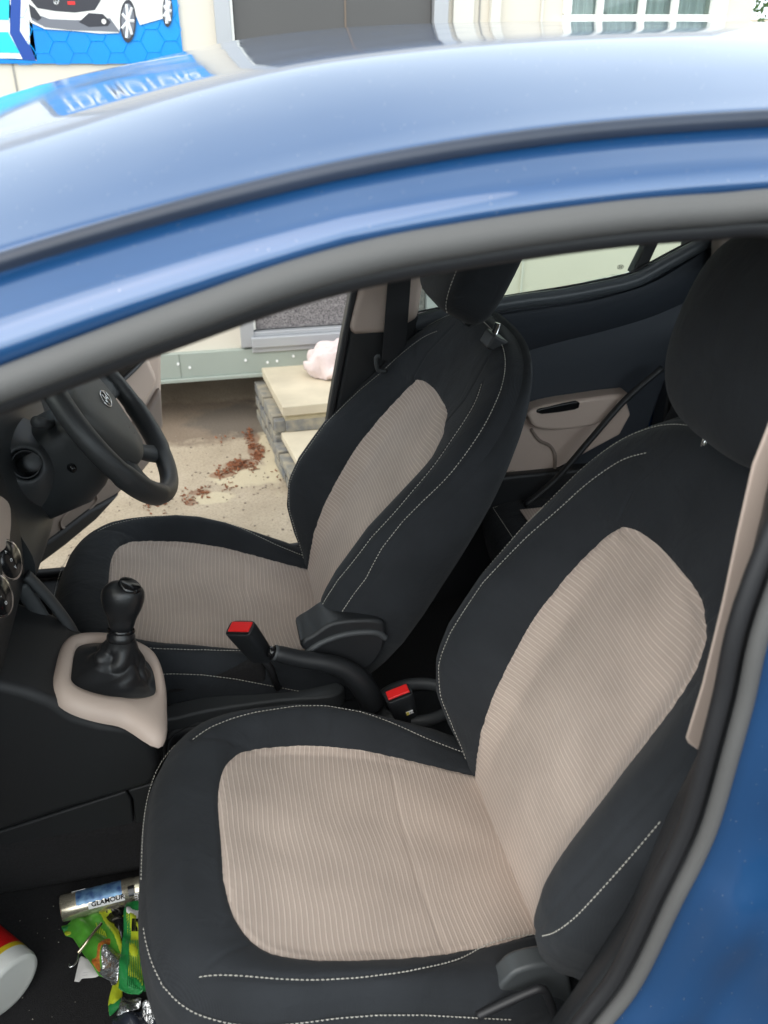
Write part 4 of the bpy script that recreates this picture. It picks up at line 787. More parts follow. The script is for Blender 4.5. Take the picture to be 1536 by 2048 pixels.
# ---------------- seat-belt buckles
def buckle(top, Y, pts_side, dirx, name='belt_buckle', lab=None):
    # oriented box: top centre, axis pointing up out of the button, width and thickness
    ax = np.array(dirx, float); ax /= np.linalg.norm(ax); wv = np.array(Y, float); wv -= ax * (wv @ ax); wv /= np.linalg.norm(wv); tv = np.cross(ax, wv); return ax, wv, tv
def make_buckle(topc, ax, wd, w_=.019, t_=.0115, L=.078, parent=car):
    ax, wv, tv = buckle(topc, wd, None, ax); c = np.array(topc); g = MB(); rows = []
    for h, k in ((-L, .82), (-L * .6, .92), (-.012, 1.), (-.001, 1.0), (0, .97)):
        rows.append([tuple(c + ax * h + wv * w_ * k * sx * ((abs(math.cos(a)) ** .45)) + tv * t_ * k * sy * (abs(math.sin(a)) ** .45)) for a in np.linspace(.02, 2 * math.pi + .02, 28, endpoint=False) for sx, sy in (((1 if math.cos(a) > 0 else -1), (1 if math.sin(a) > 0 else -1)),)])
    g.grid(rows, closed=True); n0 = len(g.v); g.f.append(tuple(range(n0 - 28, n0))); b = g.build('belt_buckle', plas_k, parent, smooth=False, bevel=.0015)
    g = MB(); v = []
    for h, k in ((-.004, 1), (.0015, 1), (.003, .93)):
        v.append([tuple(c + ax * h + wv * w_ * .80 * k * sx + tv * (t_ * .62 * k * sy + t_ * .12)) for sx, sy in ((-1, -1), (1, -1), (1, 1), (-1, 1))])
    g.grid(v, closed=True); g.f.append((8, 9, 10, 11)); g.build('release_button', red, b, bevel=.001)
    g = MB(); g.box((-w_ * .85, -.0012, -.0006), (w_ * .85, .0012, .0006)); mm = frame(c + ax * .0008 - tv * t_ * .72, wv, tv, ax); meshobj('tongue_slot', g.v, g.f, gloss_k, b, world=mm, smooth=False)
    g = MB(); p = c - ax * L; g.tube([p + ax * .01, p - ax * .03, p - ax * .06 + np.array([0, 0, -.03])], [.008, .007, .006], 8); g.build('buckle_stalk', rubber_k, b, smooth=True)
    return b, ax, wv, tv
tF = np.array(atY(480, 1256, 1.262)); lowF = np.array(atY(528, 1325, 1.262)); make_buckle(tF + 0, tF - lowF + np.array([0, -.012, 0]), (.35, -.3, .25), w_=.027, t_=.0165, L=.086)
tN = np.array(atY(796, 1386, 1.165)); lowN = np.array(atY(818, 1452, 1.165)); bN, ax_, wv_, tv_ = make_buckle(tN, tN - lowN + np.array([0, -.015, 0]), (1, .1, 0), w_=.025, t_=.0145, L=.068)
g = MB(); yl = mat('label_yellow', (.75, .6, .12), .5); sidec = tN - ax_ * .046 + wv_ * .008; tvs = tv_ if tv_[1] < 0 else -tv_
g.box((-.0065, -.0045, 0), (.0065, .0045, .0008)); lb = meshobj('buckle_label', g.v, g.f, white_p, bN, world=frame(sidec + tvs * .0138, wv_, np.cross(tvs, wv_), tvs), smooth=False)
g = MB(); g.box((-.0065, -.0045, 0.0008), (-.0015, .0045, .0011)); meshobj('buckle_label', g.v, g.f, yl, bN, world=frame(sidec + tvs * .0138, wv_, np.cross(tvs, wv_), tvs), smooth=False)
text('1/4', .008, gloss_k, bN, frame(sidec + tvs * .0150 - wv_ * .001 - np.cross(tvs, wv_) * .003, wv_, np.cross(tvs, wv_), tvs), ext=.0001)
# ---------------- dashboard
dp = [(-.95, 1.04), (-.60, 1.06), (-.44, 1.045), (-.375, 1.01), (-.345, .95), (-.335, .88), (-.325, .80), (-.31, .73), (-.335, .67), (-.42, .60), (-.62, .50), (-.95, .45)]
rows = []
for y in np.linspace(1.34, 1.84, 14): b_ = .02 * math.sin((y - 1.34) / .5 * math.pi); rows.append([(p[0] + b_ * .5 - (.05 if y > 1.78 else 0), y, p[1]) for p in cr([(q[0], 0, q[1]) for q in dp], 4) for p in ((p[0], p[2]),)])
g = MB(); g.grid(rows); g.f.append(tuple(range(len(rows[0])))); dash = g.build('dashboard', plas_d, car, smooth=True, auto=50)
rows = []
for y in np.linspace(.60, 1.335, 10): rows.append([(p[0] - .10, y, p[1]) for p in cr([(q[0], 0, q[1]) for q in dp], 4) for p in ((p[0], p[2]),)])
g = MB(); g.grid(rows); g.build('glovebox_side', plas_k, dash, smooth=True)
# centre stack with heater controls
g = MB(); g.prism([(-.335, 1.075, 1.02), (-.325, 1.075, .93), (-.318, 1.075, .80), (-.325, 1.075, .72), (-.36, 1.075, .66), (-.42, 1.075, .52), (-.7, 1.075, .52), (-.7, 1.075, 1.02)], (0, .262, 0)); stk = g.build('centre_stack', plas_k, dash, bevel=.012, seg=4)
g = MB(); P = [atY(x, y, 1.30) for x, y in [(52, 1150), (75, 1172), (110, 1212), (145, 1262), (150, 1290)]]; g.tube(cr(P, 6), [.012] * 25, 12, flat=.7); P = [atY(x, y, 1.30) for x, y in [(40, 1170), (75, 1222), (110, 1282)]]; g.tube(cr(P, 6), [.014] * 13, 10, flat=.6); g.build('stack_side_trim', plas_g, stk, smooth=True)
traced('stack_bezel', [(-60, 970), (0, 988), (20, 1006), (24, 1040), (22, 1070), (14, 1098), (-60, 1125)], 0, 0, plas_be, stk, plane=((-.315, 0, 0), (1, 0, 0)), dirv=(-.05, 0, 0), n=3, bevel=.006)
traced('vent_surround', [(-60, 795), (0, 800), (14, 805), (26, 830), (30, 858), (14, 892), (0, 905), (-60, 925)], 0, 0, plas_be, stk, plane=((-.345, 0, 0), (1, 0, 0)), dirv=(-.08, 0, 0), n=3, bevel=.008)
traced('air_vent', [(-40, 815), (4, 818), (9, 830), (3, 842), (-40, 845)], 0, 0, gloss_k, stk, plane=((-.3435, 0, 0), (1, 0, 0)), dirv=(-.01, 0, 0), n=2, bevel=.002)
for (x, y, Y, lets) in ((17, 1120, 1.206, ('^', 'o', 'v')), (-3, 1192, 1.13, ('*', '-', 'o'))):
    c = np.array(atY(x, y, Y)); ax = np.array([.93, -.25, .28]); ax /= np.linalg.norm(ax)
    g = MB(); g.grid(lathe(c, ax, [(-.05, .031), (-.004, .030), (0, .0285)], 36), closed=True); kb = g.build('heater_knob', plas_g, stk, smooth=True)
    g = MB(); g.grid(lathe(c, ax, [(-.004, .0302), (-.001, .0325), (.002, .0315), (.002, .0285)], 36), closed=True); g.build('knob_ring', chrome, kb, smooth=True)
    g = MB(); g.grid(lathe(c, ax, [(.001, .029), (.003, .027), (.003, .0001)], 36), closed=True); g.build('knob_face', gloss_k, kb, smooth=True)
    u = np.array([0, 1, 0]) - ax * ax[1]; u /= np.linalg.norm(u); v = np.cross(ax, u)
    for k, ch in enumerate(lets): text(ch, .011, white_p, kb, frame(c + ax * .0034 + v * (.013 - k * .013) - u * .002 + v * -.004, u, v, ax), name='knob_symbol', ext=.0001)
# steering column, wheel
WC = np.array([-.19, 1.546, .90]); ph = R(32); wn_ = np.array([math.cos(ph), 0, math.sin(ph)]); wd_ = np.array([math.sin(ph), 0, -math.cos(ph)]); wy = np.array([0, 1., 0])
def wp(a, b, c=0.): return WC + wy * a + wd_ * b + wn_ * c        # a across, b down, c towards the driver
g = MB(); rows = []
for c, wx_, dn, up in ((-.045, .066, .085, .05), (-.07, .072, .098, .055), (-.11, .076, .108, .06), (-.15, .074, .10, .055), (-.20, .07, .09, .05)):
    rows.append([tuple(wp(wx_ * math.copysign(abs(math.cos(t)) ** .5, math.cos(t)), (dn if math.sin(t) > 0 else up) * math.copysign(abs(math.sin(t)) ** .6, math.sin(t)), c)) for t in np.linspace(0, 2 * math.pi, 40, endpoint=False)])
g.grid(rows, closed=True); n0 = 0; g.f.append(tuple(range(40))); colm = g.build('steering_column', plas_d, dash, smooth=True, auto=40)
g = MB(); c = np.array(atY(143, 935, 1.472)); g.tube([c, c + np.array([.004, -.012, .002])], [.008, .0065], 14); g.build('column_screw', gloss_k, colm, smooth=True)
# stalk with round end and its bezel
c = np.array(atY(54, 928, 1.43)); sx_ = np.array([.42, -.8, .42]); sx_ /= np.linalg.norm(sx_)
g = MB(); g.grid(lathe(c, sx_, [(-.10, .0125), (.014, .0120), (.018, .0140), (.036, .0150), (.040, .0140), (.0425, .010), (.043, .0001)], 32), closed=True); g.build('control_knob', plas_g, dash, smooth=True)
g = MB(); g.grid(lathe(c - sx_ * .008, sx_, [(-.02, .0245), (0, .0240), (.002, .0228), (0, .0215), (-.02, .020)], 40), closed=True); g.build('knob_bezel', plas_g, dash, smooth=True)
g = MB(); g.grid(lathe(c - sx_ * .03, sx_, [(-.08, .085), (-.04, .066), (-.01, .050), (.010, .038), (.020, .030), (.021, .0245), (.010, .0235)], 40, ex=1.15, ey=1.1), closed=True); g.build('knob_housing', plas_g, dash, smooth=True)
g = MB(); s0 = wp(.02, -.03, -.07); s1 = wp(-.105, -.085, -.055); g.tube([s0, wp(-.06, -.06, -.06), s1], [.007, .008, .010], 12); stq = g.build('indicator_stalk', plas_g, dash, smooth=True)
g = MB(); cc = np.array(atY(136, 765, 1.62)); g.grid(lathe(cc, (.5, -.75, .3), [(-.03, .012), (-.004, .0165), (.006, .0155), (.0085, .010), (.009, .0001)], 24), closed=True); g.tube([cc - np.array([.0, -.01, .02]), cc + np.array([-.03, .06, -.05])], .007, 10); g.build('wiper_stalk', plas_l, dash, smooth=True)
# instrument hood
g = MB(); rows = []
for y in np.linspace(1.40, 1.70, 12):
    t = (y - 1.55) / .15; h = math.sqrt(max(0, 1 - t * t)); rows.append([(-.60, y, 1.03 + .055 * h), (-.40, y, 1.025 + .06 * h), (-.335, y, 1.01 + .05 * h), (-.33, y, .985 + .045 * h), (-.36, y, .97)])
g.grid(rows); g.build('instrument_hood', plas_k, dash, smooth=True)
# wheel
g = MB(); RR = .176; P = []; rad = []
for t in np.linspace(0, 2 * math.pi, 96, endpoint=False): P.append(tuple(wp(RR * math.sin(t), -RR * math.cos(t) * .99, .012)))
wheel = g.tube(P, [.0190 + .002 * (1 if 1.9 < t < 2.6 or 3.7 < t < 4.4 else 0) for t in np.linspace(0, 2 * math.pi, 96, endpoint=False)], 20, closed=True, flat=.90).build('steering_wheel', mat('wheel_rim_vinyl', (.030, .032, .034), .40, bump=.6, bscale=700, bdist=.0007), car, smooth=True)
# hub pad
g = MB(); rows = []
hubo = cr([(-.082, -.045), (-.05, -.066), (0, -.072), (.05, -.066), (.082, -.045), (.078, .0), (.052, .05), (.03, .082), (0, .088), (-.03, .082), (-.052, .05), (-.078, .0)], 5, closed=True)
for k, cz in ((.94, -.030), (1.0, -.018), (1.0, -.004), (.96, .006), (.86, .013), (.6, .019), (.3, .021), (.01, .0215)): rows.append([tuple(wp(p[0] * k * 1.2, p[1] * k * 1.18, cz + .006)) for p in hubo])
g.grid(rows, closed=True); hub = g.build('airbag_cover', mat('plastic_hub_grey', (.085, .085, .082), .5, bump=.4, bscale=1200, bdist=.0005), wheel, smooth=True)
def spoke(pts, wid, name='spoke'):
    g = MB(); C = cr(pts, 8); n = len(C); ws = np.interp(np.linspace(0, 1, n), np.linspace(0, 1, len(wid)), wid); rows = []
    for i, p in enumerate(C):
        a = np.array(C[max(i - 1, 0)]); b = np.array(C[min(i + 1, n - 1)]); t = (b - a)[:2]; t /= np.linalg.norm(t); s_ = np.array([-t[1], t[0]])
        rows.append([tuple(wp(p[0] + s_[0] * ws[i] * u, p[1] + s_[1] * ws[i] * u, p[2] + z)) for u, z in ((-1, -.006), (-1, .003), (-.8, .008), (0, .010), (.8, .008), (1, .003), (1, -.006), (0, -.010))])
    g.grid(rows, closed=True); return g.build(name, plas_g, wheel, smooth=True)
spoke([(-.07, -.01, -.008), (-.12, -.004, -.006), (-.17, .002, .006)], [.034, .026, .030]); spoke([(.07, -.01, -.008), (.12, -.004, -.006), (.17, .002, .006)], [.034, .026, .030])
spoke([(-.030, .07, -.010), (-.052, .11, -.008), (-.085, .150, .008)], [.020, .016, .020]); spoke([(.030, .07, -.010), (.052, .11, -.008), (.085, .150, .008)], [.020, .016, .020])
# slanted H badge inside an ellipse
def badge(parent, c, ex, ey, n, s, m, name='emblem', r=.0012):
    c, ex, ey, n = map(lambda q: np.array(q, float), (c, ex, ey, n)); g = MB()
    g.tube([c + ex * s * 1.0 * math.cos(a) + ey * s * .62 * math.sin(a) for a in np.linspace(0, 2 * math.pi, 32, endpoint=False)], r, 8, closed=True)
    for x in (-.36, .36): g.tube([c + ex * s * (x - .10) - ey * s * .46, c + ex * s * (x + .02) , c + ex * s * (x + .16) + ey * s * .46], r * 1.5, 8)
    g.tube([c + ex * s * -.34 - ey * s * .12, c + ey * s * .0, c + ex * s * .38 + ey * s * .12], r * 1.3, 8)
    return g.build(name, m, parent, smooth=True)
badge(hub, wp(0, -.022, .0285), wy, -wd_, wn_, .024, chrome)
for k, s_ in enumerate(('--', '---')): text(s_, .008, plas_k, hub, frame(wp(-.006, .046 + k * .014, .0265), wy, -wd_, wn_), ext=.0003)
# ---------------- open driver's door
D0 = np.array([-.72, 1.86, .0]); D1 = np.array([-.11, 2.42, .0]); dt = (D1 - D0) / np.linalg.norm(D1 - D0); dn = np.array([dt[1], -dt[0], 0])
def dpl(off=0.): return (tuple(D0 + dn * off), tuple(dn))
def dtr(name, pts, off, th, m, parent, n=0, bevel=.005): return traced(name, pts, 0, 0, m, parent, n=n, bevel=bevel, plane=dpl(off), dirv=tuple(-dn * th))
ddoor = dtr('open_door', [(20, 640), (120, 600), (220, 588), (322, 600), (331, 700), (331, 780), (326, 850), (312, 915), (278, 958), (245, 984), (195, 1036), (135, 1086), (60, 1142), (-30, 1205), (-60, 900)], 0, .09, plas_be, car, bevel=.03)
ddoor['label'] = 'driver door standing open'
dtr('door_upper_trim', [(-60, 600), (200, 560), (330, 560), (322, 600), (262, 702), (222, 728), (165, 790), (120, 850), (40, 880), (-60, 900)], .022, .03, plas_g, ddoor, bevel=.012)
dtr('armrest', [(150, 850), (190, 800), (216, 774), (246, 745), (284, 700), (300, 712), (322, 760), (292, 822), (262, 850), (200, 862)], .045, .05, plas_be, ddoor, bevel=.022)
dtr('pull_cup', [(214, 752), (236, 728), (262, 706), (276, 704), (286, 710), (282, 722), (262, 742), (238, 764), (222, 772)], .050, .02, gloss_k, ddoor, n=2, bevel=.004)
g = MB(); P = [onp(x, y, *dpl(.052)) for x, y in [(212, 756), (236, 730), (264, 704), (280, 702), (289, 711), (282, 726), (256, 752), (226, 778)]]; g.tube(cr(P, 5), .005, 8); g.build('cup_rim', plas_g, ddoor, smooth=True)
dtr('switch_panel', [(140, 812), (165, 786), (208, 762), (216, 772), (196, 794), (158, 838)], .052, .03, plas_k, ddoor, bevel=.006)
dtr('map_pocket', [(326, 772), (330, 850), (312, 915), (278, 958), (245, 984), (195, 1036), (135, 1086), (60, 1142), (-30, 1180), (0, 1040), (110, 960), (200, 905), (292, 830)], .018, .03, plas_bd, ddoor, bevel=.015)
g = MB(); P = [onp(x, y, *dpl(.020)) for x, y in [(122, 1052), (128, 1034), (176, 988), (192, 990), (190, 1008), (150, 1046), (130, 1056)]]; g.tube(cr(P, 5, closed=True), .003, 8, closed=True); g.build('speaker_outline', plas_bd, ddoor, smooth=True)
dtr('door_seal_edge', [(245, 986), (195, 1040), (135, 1090), (60, 1146), (-30, 1210), (-30, 1180), (45, 1122), (120, 1068), (180, 1022)], .03, .04, rubber_k, ddoor, bevel=.01)
# ---------------- far B pillar
bp = thing_part = MB()
def pillar(name, pts, Y, d, m, bevel=.012, **k): return traced(name, pts, Y, d, m, car, bevel=bevel, **k)
bpil = pillar('door_pillar', [(742, 380), (715, 570), (690, 700), (668, 820), (640, 1000), (590, 1180), (800, 1180), (838, 640), (860, 380)], 1.80, .09, plas_k)
traced('pillar_upper_trim', [(752, 380), (722, 560), (696, 662), (712, 672), (780, 668), (838, 640), (850, 560), (872, 380)], 1.785, .05, plas_be, bpil, bevel=.016)
g = MB(); P = [atY(x, y, 1.80) for x, y in [(735, 380), (712, 560), (690, 680), (664, 820), (650, 900), (610, 1060)]]; g.tube(cr(P, 6), .008, 10); g.build('pillar_seal', rubber_k, bpil, smooth=True)
traced('seat_belt', [(790, 380), (776, 560), (764, 722), (800, 722), (812, 700), (822, 560), (836, 380)], 1.762, .004, belt_m, bpil, bevel=.001)
g = MB(); P = [atY(x, y, 1.755) for x, y in [(774, 742), (756, 740), (752, 716), (760, 712)]]; g.tube(cr(P, 5), .0045, 8); g.build('belt_tongue', plas_l, bpil, smooth=True)
# ---------------- rear door, glass, quarter trims
RY = 1.83
rdoor = traced('rear_door', [(815, 636), (900, 612), (1030, 592), (1120, 577), (1200, 562), (1265, 546), (1300, 530), (1350, 502), (1410, 472), (1440, 520), (1420, 640), (1330, 760), (1260, 960), (1100, 1100), (700, 1200), (760, 800)], RY, .012, plas_n, car, bevel=.004, seg=3)
g = MB(); g.box((.28, 1.80, .2), (1.3, 1.87, .56)); g.build('lower_trim', plas_k, car, bevel=.01)
g = MB(); P = [atY(x, y, RY - .012) for x, y in [(800, 655), (900, 628), (1030, 604), (1120, 592), (1200, 577), (1270, 560), (1330, 528), (1400, 490), (1425, 478)]]; g.tube(cr(P, 6), .016, 14); g.build('window_ledge', mat('ledge_sky_highlight', (.075, .085, .095), .36), rdoor, smooth=True)  # ledge paler than the door, sky highlight put into its colour
g = MB(); P = [atY(x, y, RY - .002) for x, y in [(800, 632), (900, 611), (1030, 589), (1120, 575), (1200, 560), (1262, 545), (1300, 525), (1350, 498), (1410, 468)]]; g.tube(cr(P, 5), .0022, 8); g.build('window_seal', rubber_k, rdoor, smooth=True)
g = MB(); P = [atY(x, y, RY - .004) for x, y in [(860, 770), (1000, 715), (1100, 685), (1200, 660), (1300, 630), (1390, 590)]]; Q = [atY(x, y, RY - .001) for x, y in [(860, 900), (1000, 800), (1100, 790), (1200, 760), (1300, 700), (1390, 640)]]; rows = [[tuple(q) for q in cr([np.array(a) + np.array([0, -.018, 0]) for a in [atY(x, y, RY) for x, y in [(830, 660), (1000, 625), (1100, 610), (1200, 592), (1300, 560), (1400, 500)]]], 5)], [tuple(q + np.array([0, -.012, 0])) for q in cr(P, 5)], [tuple(q) for q in cr(P, 5)]]; g.grid(rows); g.build('door_upper_trim', plas_n, rdoor, smooth=True)
traced('door_lower_trim', [(1038, 848), (1060, 826), (1250, 792), (1262, 830), (1240, 870), (1175, 905), (1110, 940), (1000, 975), (900, 1000), (900, 940)], RY - .008, .02, plas_be, rdoor, bevel=.006)
traced('armrest', [(1056, 826), (1090, 812), (1160, 800), (1256, 788), (1258, 800), (1240, 826), (1190, 852), (1110, 862), (1070, 856), (1060, 842)], RY - .045, .05, plas_be, rdoor, n=2, bevel=.010, seg=4)
traced('pull_cup', [(1074, 821), (1100, 814), (1155, 803), (1159, 812), (1150, 820), (1084, 829)], RY - .048, .02, gloss_k, rdoor, n=2, bevel=.003)
g = MB(); P = [atY(x, y, RY - .012) for x, y in [(1062, 858), (1078, 880), (1100, 892), (1110, 912), (1109, 945)]]; g.tube(cr(P, 6), [.004] * 25, 10); g.build('trim_channel', plas_bd, rdoor, smooth=True)
g = MB(); P = [atY(x, y, RY - .010) for x, y in [(985, 905), (1003, 930), (1006, 960)]]; g.tube(cr(P, 6), [.006] * 13, 10); g.build('trim_channel', plas_bd, rdoor, smooth=True)
badge(rdoor, atY(1024, 947, RY - .0088), (.98, 0, -.1), (.1, 0, .98), (0, -1, 0), .012, plas_bd, r=.0008)
GY = 1.845
g = MB(); P = [(.40, .96), (.42, 1.40), (1.15, 1.40), (1.15, 1.08), (.94, 1.02), (.70, .985)]
g.prism([(x, GY, z) for x, z in P], (0, .004, 0)); g.build('rear_window', glass, rdoor)
wm = mat('window_print', (.02, .03, .03), .5)
cb = np.array(atY(1241, 534, GY - .001)); badge(rdoor, cb, (1, 0, 0), (0, 0, 1), (0, -1, 0), .0075, wm, 'glass_badge', r=.0006)
for i, s_ in enumerate(('---------', '------------')): text(s_, .0055, wm, rdoor, frame(cb + np.array([-.022 - .004 * i, -.001, -.017 - .011 * i]), (1, 0, 0), (0, 0, 1), (0, -1, 0)), ext=.0001)
traced('window_divider', [(1308, 400), (1288, 500), (1264, 548), (1290, 546), (1316, 490), (1345, 400)], GY - .012, .03, rubber_k, rdoor, bevel=.004)
# C pillar + rear header
cpil = traced('rear_pillar', [(1412, 400), (1420, 470), (1436, 520), (1420, 600), (1560, 600), (1560, 400)], 1.79, .08, plas_k, car, bevel=.01)
traced('pillar_upper_trim', [(1436, 400), (1440, 470), (1438, 520), (1432, 556), (1480, 536), (1500, 500), (1520, 470), (1620, 440), (1620, 380)], 1.74, .04, plas_bd, cpil, bevel=.01)
g = MB(); P = [atY(x, y, 1.70) for x, y in [(1545, 452), (1518, 472), (1508, 492), (1530, 506), (1560, 508)]]; g.tube(cr(P, 6), .010, 10); g.build('belt_guide', plas_k, cpil, smooth=True)
# rear seat
g = MB(); rows = []
def rs(v): return v
for i, v in enumerate(np.linspace(0, 1, 40)):
    y = .62 + 1.24 * v; e = min(v, 1 - v) * 1.24; k = 1 - math.sqrt(max(0, 1 - min(1, e / .10) ** 0 * (1 - min(1, e / .10)) ** 2)); fw = .06 * k
    rows.append([(.64 + fw * 1.6, y, .36), (.618 + fw * 1.4, y, .43), (.625 + fw, y, .47 - k * .02), (.66 + fw * .6, y, .493 - k * .03), (.76, y, .498 - k * .035), (.9, y, .488 - k * .03), (1.12, y, .465 - k * .03)])
g.grid(rows); rseat = g.build('rear_seat', fab_d, car, smooth=True, sub=1)
me = rseat.data; l = me.uv_layers.new(name='UVMap')
for lp in me.loops: v_ = me.vertices[lp.vertex_index].co; l.data[lp.index].uv = (v_.x, v_.y)
insr = MB(); insr.grid([[(.70 + .001, y, .4995), (.80, y, .4995), (1.05, y, .480)] for y in np.linspace(1.60, 1.74, 8)]); o = insr.build('cushion_panel', fab_i, rseat, smooth=True)
l = o.data.uv_layers.new(name='UVMap')
for lp in o.data.loops: v_ = o.data.vertices[lp.vertex_index].co; l.data[lp.index].uv = (v_.x, v_.y)
rows = []
for i, v in enumerate(np.linspace(0, 1, 40)):
    y = .60 + 1.24 * v; e = min(v, 1 - v) * 1.24; k = max(0, 1 - e / .10) ** 2
    rows.append([(.98 + .05 * k, y, .42), (1.0 + .05 * k, y, .50), (1.06 + .05 * k, y, .68), (1.13 + .05 * k, y, .86), (1.17 + .04 * k, y, .93 - .02 * k), (1.24, y, .93 - .02 * k), (1.3, y, .8)])
g = MB(); g.grid(rows); rb = g.build('backrest', fab_d, rseat, smooth=True, sub=1)
l = rb.data.uv_layers.new(name='UVMap')
for lp in rb.data.loops: v_ = rb.data.vertices[lp.vertex_index].co; l.data[lp.index].uv = (v_.z, v_.y)
g = MB(); P = [atY(x, y, 1.76) for x, y in [(1325, 735), (1250, 800), (1180, 880), (1110, 960), (1050, 1010)]]; g.tube(cr(P, 6), .009, 10, flat=.8); g.build('side_bolster', plas_k, rseat, smooth=True)
g = MB(); pts = [(.648 + .0, y, .489) for y in np.linspace(1.2, 1.78, 50)] + [(.66 + .03 * math.sin(a), 1.78 + .04 * math.sin(a), .486 - .01 * a) for a in (.5, 1.)]; stitches(g, pts, [(-.4, 0, 1)] * len(pts)); g.build('cushion_stitching', thread, rseat)
# ---------------- near B pillar trims
np_t = MB(); rows = []
inn_ = cr([tuple(atY(x, y, Y)) for x, y, Y in ((1600, 700, .600), (1560, 860, .600), (1524, 1040, .596), (1472, 1250, .590), (1426, 1400, .585), (1398, 1500, .580), (1330, 1640, .575), (1262, 1800, .57), (1160, 1960, .57), (1098, 2048, .57), (1040, 2130, .57))], 8)
for q in inn_:
    k = min(range(len(SP)), key=lambda i: abs(SP[i][2] - q[2]) + (9 if SP[i][0] < .15 else 0)); p = np.array(SP[k]); q = np.array(q)
    rows.append([tuple(p * (1 - t) + q * t + np.array([-.012, -.006, 0]) * h) for t, h in ((.06, .3), (.2, .9), (.32, 1.25), (.40, 1.2), (.44, .7), (.48, .6), (.54, 1.0), (.7, 1.1), (.88, .8), (1., 0), (1.05, -1.0), (1.08, -3.5))])
g = MB(); g.grid(rows); npil = g.build('near_pillar_trim', plas_k, car, smooth=True); npil.name = 'pillar_trim'; WM['pillar_trim'] = Matrix.Identity(4)
traced('pillar_upper_trim', [(1575, 700), (1536, 838), (1516, 890), (1500, 930), (1470, 1062), (1440, 1205), (1400, 1370), (1367, 1478), (1372, 1490), (1396, 1508), (1412, 1482), (1440, 1400), (1480, 1255), (1512, 1120), (1536, 1020), (1600, 800)], .598, .0, plas_be, npil, dirv=(.04, .03, 0), bevel=.006)
# ==================================================================== LOOSE THINGS ON THE FLOOR
ZF = .222
def cyl_thing(name, label, cat, a, b, prof_, m, n=40, u0=None):
    a = np.array(a); b = np.array(b); ax = b - a; L = np.linalg.norm(ax); g = MB(); g.grid(lathe(a, ax, [(h * L, r) for h, r in prof_], n, u0=u0), closed=True); o = g.build(name, m, smooth=True, origin=tuple(a), auto=35); WM[o.name] = Matrix.Translation(tuple(a)); tag(o, label, cat); return o, a, ax / L, L
can_m = mat('can_champagne', (.62, .57, .45), .25, .8)
rC = .0215; a = atZ(122, 1818, ZF + rC); b = np.array(atZ(300, 1772, ZF + rC)); can, ca, cax, cL = cyl_thing('spray_can', 'metallic champagne spray can with blue printed sleeve, lying on the carpet', 'spray can', a, a + (b - a) / np.linalg.norm(b - a) * .165, [(0, .0001), (0, .016), (.006, .0205), (.02, rC), (.70, rC), (.72, rC * .93), (.74, rC * .96), (.98, rC * .96), (1, rC * .8), (1, .0001)], can_m)
def can_patch(name, h0, h1, a0, a1, r, m, wob=0., parent=None):
    up = np.array([0, 0, 1.]) - cax * cax[2]; up /= np.linalg.norm(up); sd = np.cross(cax, up); rows = []
    for i, h in enumerate(np.linspace(h0, h1, 26)):
        rows.append([tuple(ca + cax * (cL * h) + (up * math.sin(t) + sd * math.cos(t)) * r) for t in np.linspace(a0 + wob * math.sin(i * 1.3), a1 + wob * math.cos(i * 1.7), 14)])
    g = MB(); g.grid(rows); return g.build(name, m, parent or can, smooth=True)
blue_s = mat('sleeve_blue', (.02, .06, .22), .3, .3, noise=.9, nscale=65, c2=(.22, .42, .62)); blue_s2 = mat('sleeve_navy', (.02, .04, .16), .3, .3, noise=.8, nscale=70, c2=(.10, .28, .42))
sgn = 1 if np.cross(cax, [0, 0, 1])[1] < 0 else -1
A = lambda d: R(90 - d * sgn) if sgn > 0 else R(90 + d)
def ang(d): return math.radians(90 - d) if sgn > 0 else math.radians(90 + d)     # d degrees from the top towards the viewer
can_patch('printed_sleeve', .16, .60, ang(-34), ang(44), rC + .0003, blue_s, .04)
can_patch('name_strip', .27, .62, ang(46), ang(72), rC + .0005, white_p)
can_patch('logo_patch', .66, .72, ang(18), ang(62), rC + .0005, gloss_k)
def can_text(s_, size, h, d, m, turn=0.):
    up = np.array([0, 0, 1.]) - cax * cax[2]; up /= np.linalg.norm(up); sd = np.cross(cax, up) * sgn; t = math.radians(d); nn = up * math.cos(t) + sd * math.sin(t); yy = np.cross(nn, cax); ex, ey = (cax, yy) if not turn else (-yy, cax)
    if np.dot(np.cross(ex, ey), nn) < 0: ey = -ey
    text(s_, size, m, can, frame(ca + cax * cL * h + nn * (rC + .001), ex, ey, nn), ext=.0003, sx=1.05, bold=.0002)
can_text('GLAMOUR', .0105, .30, 62, gloss_k); can_text('imp', .012, .715, 52, white_p, 1); can_text('-------------', .005, .12, -30, white_p)
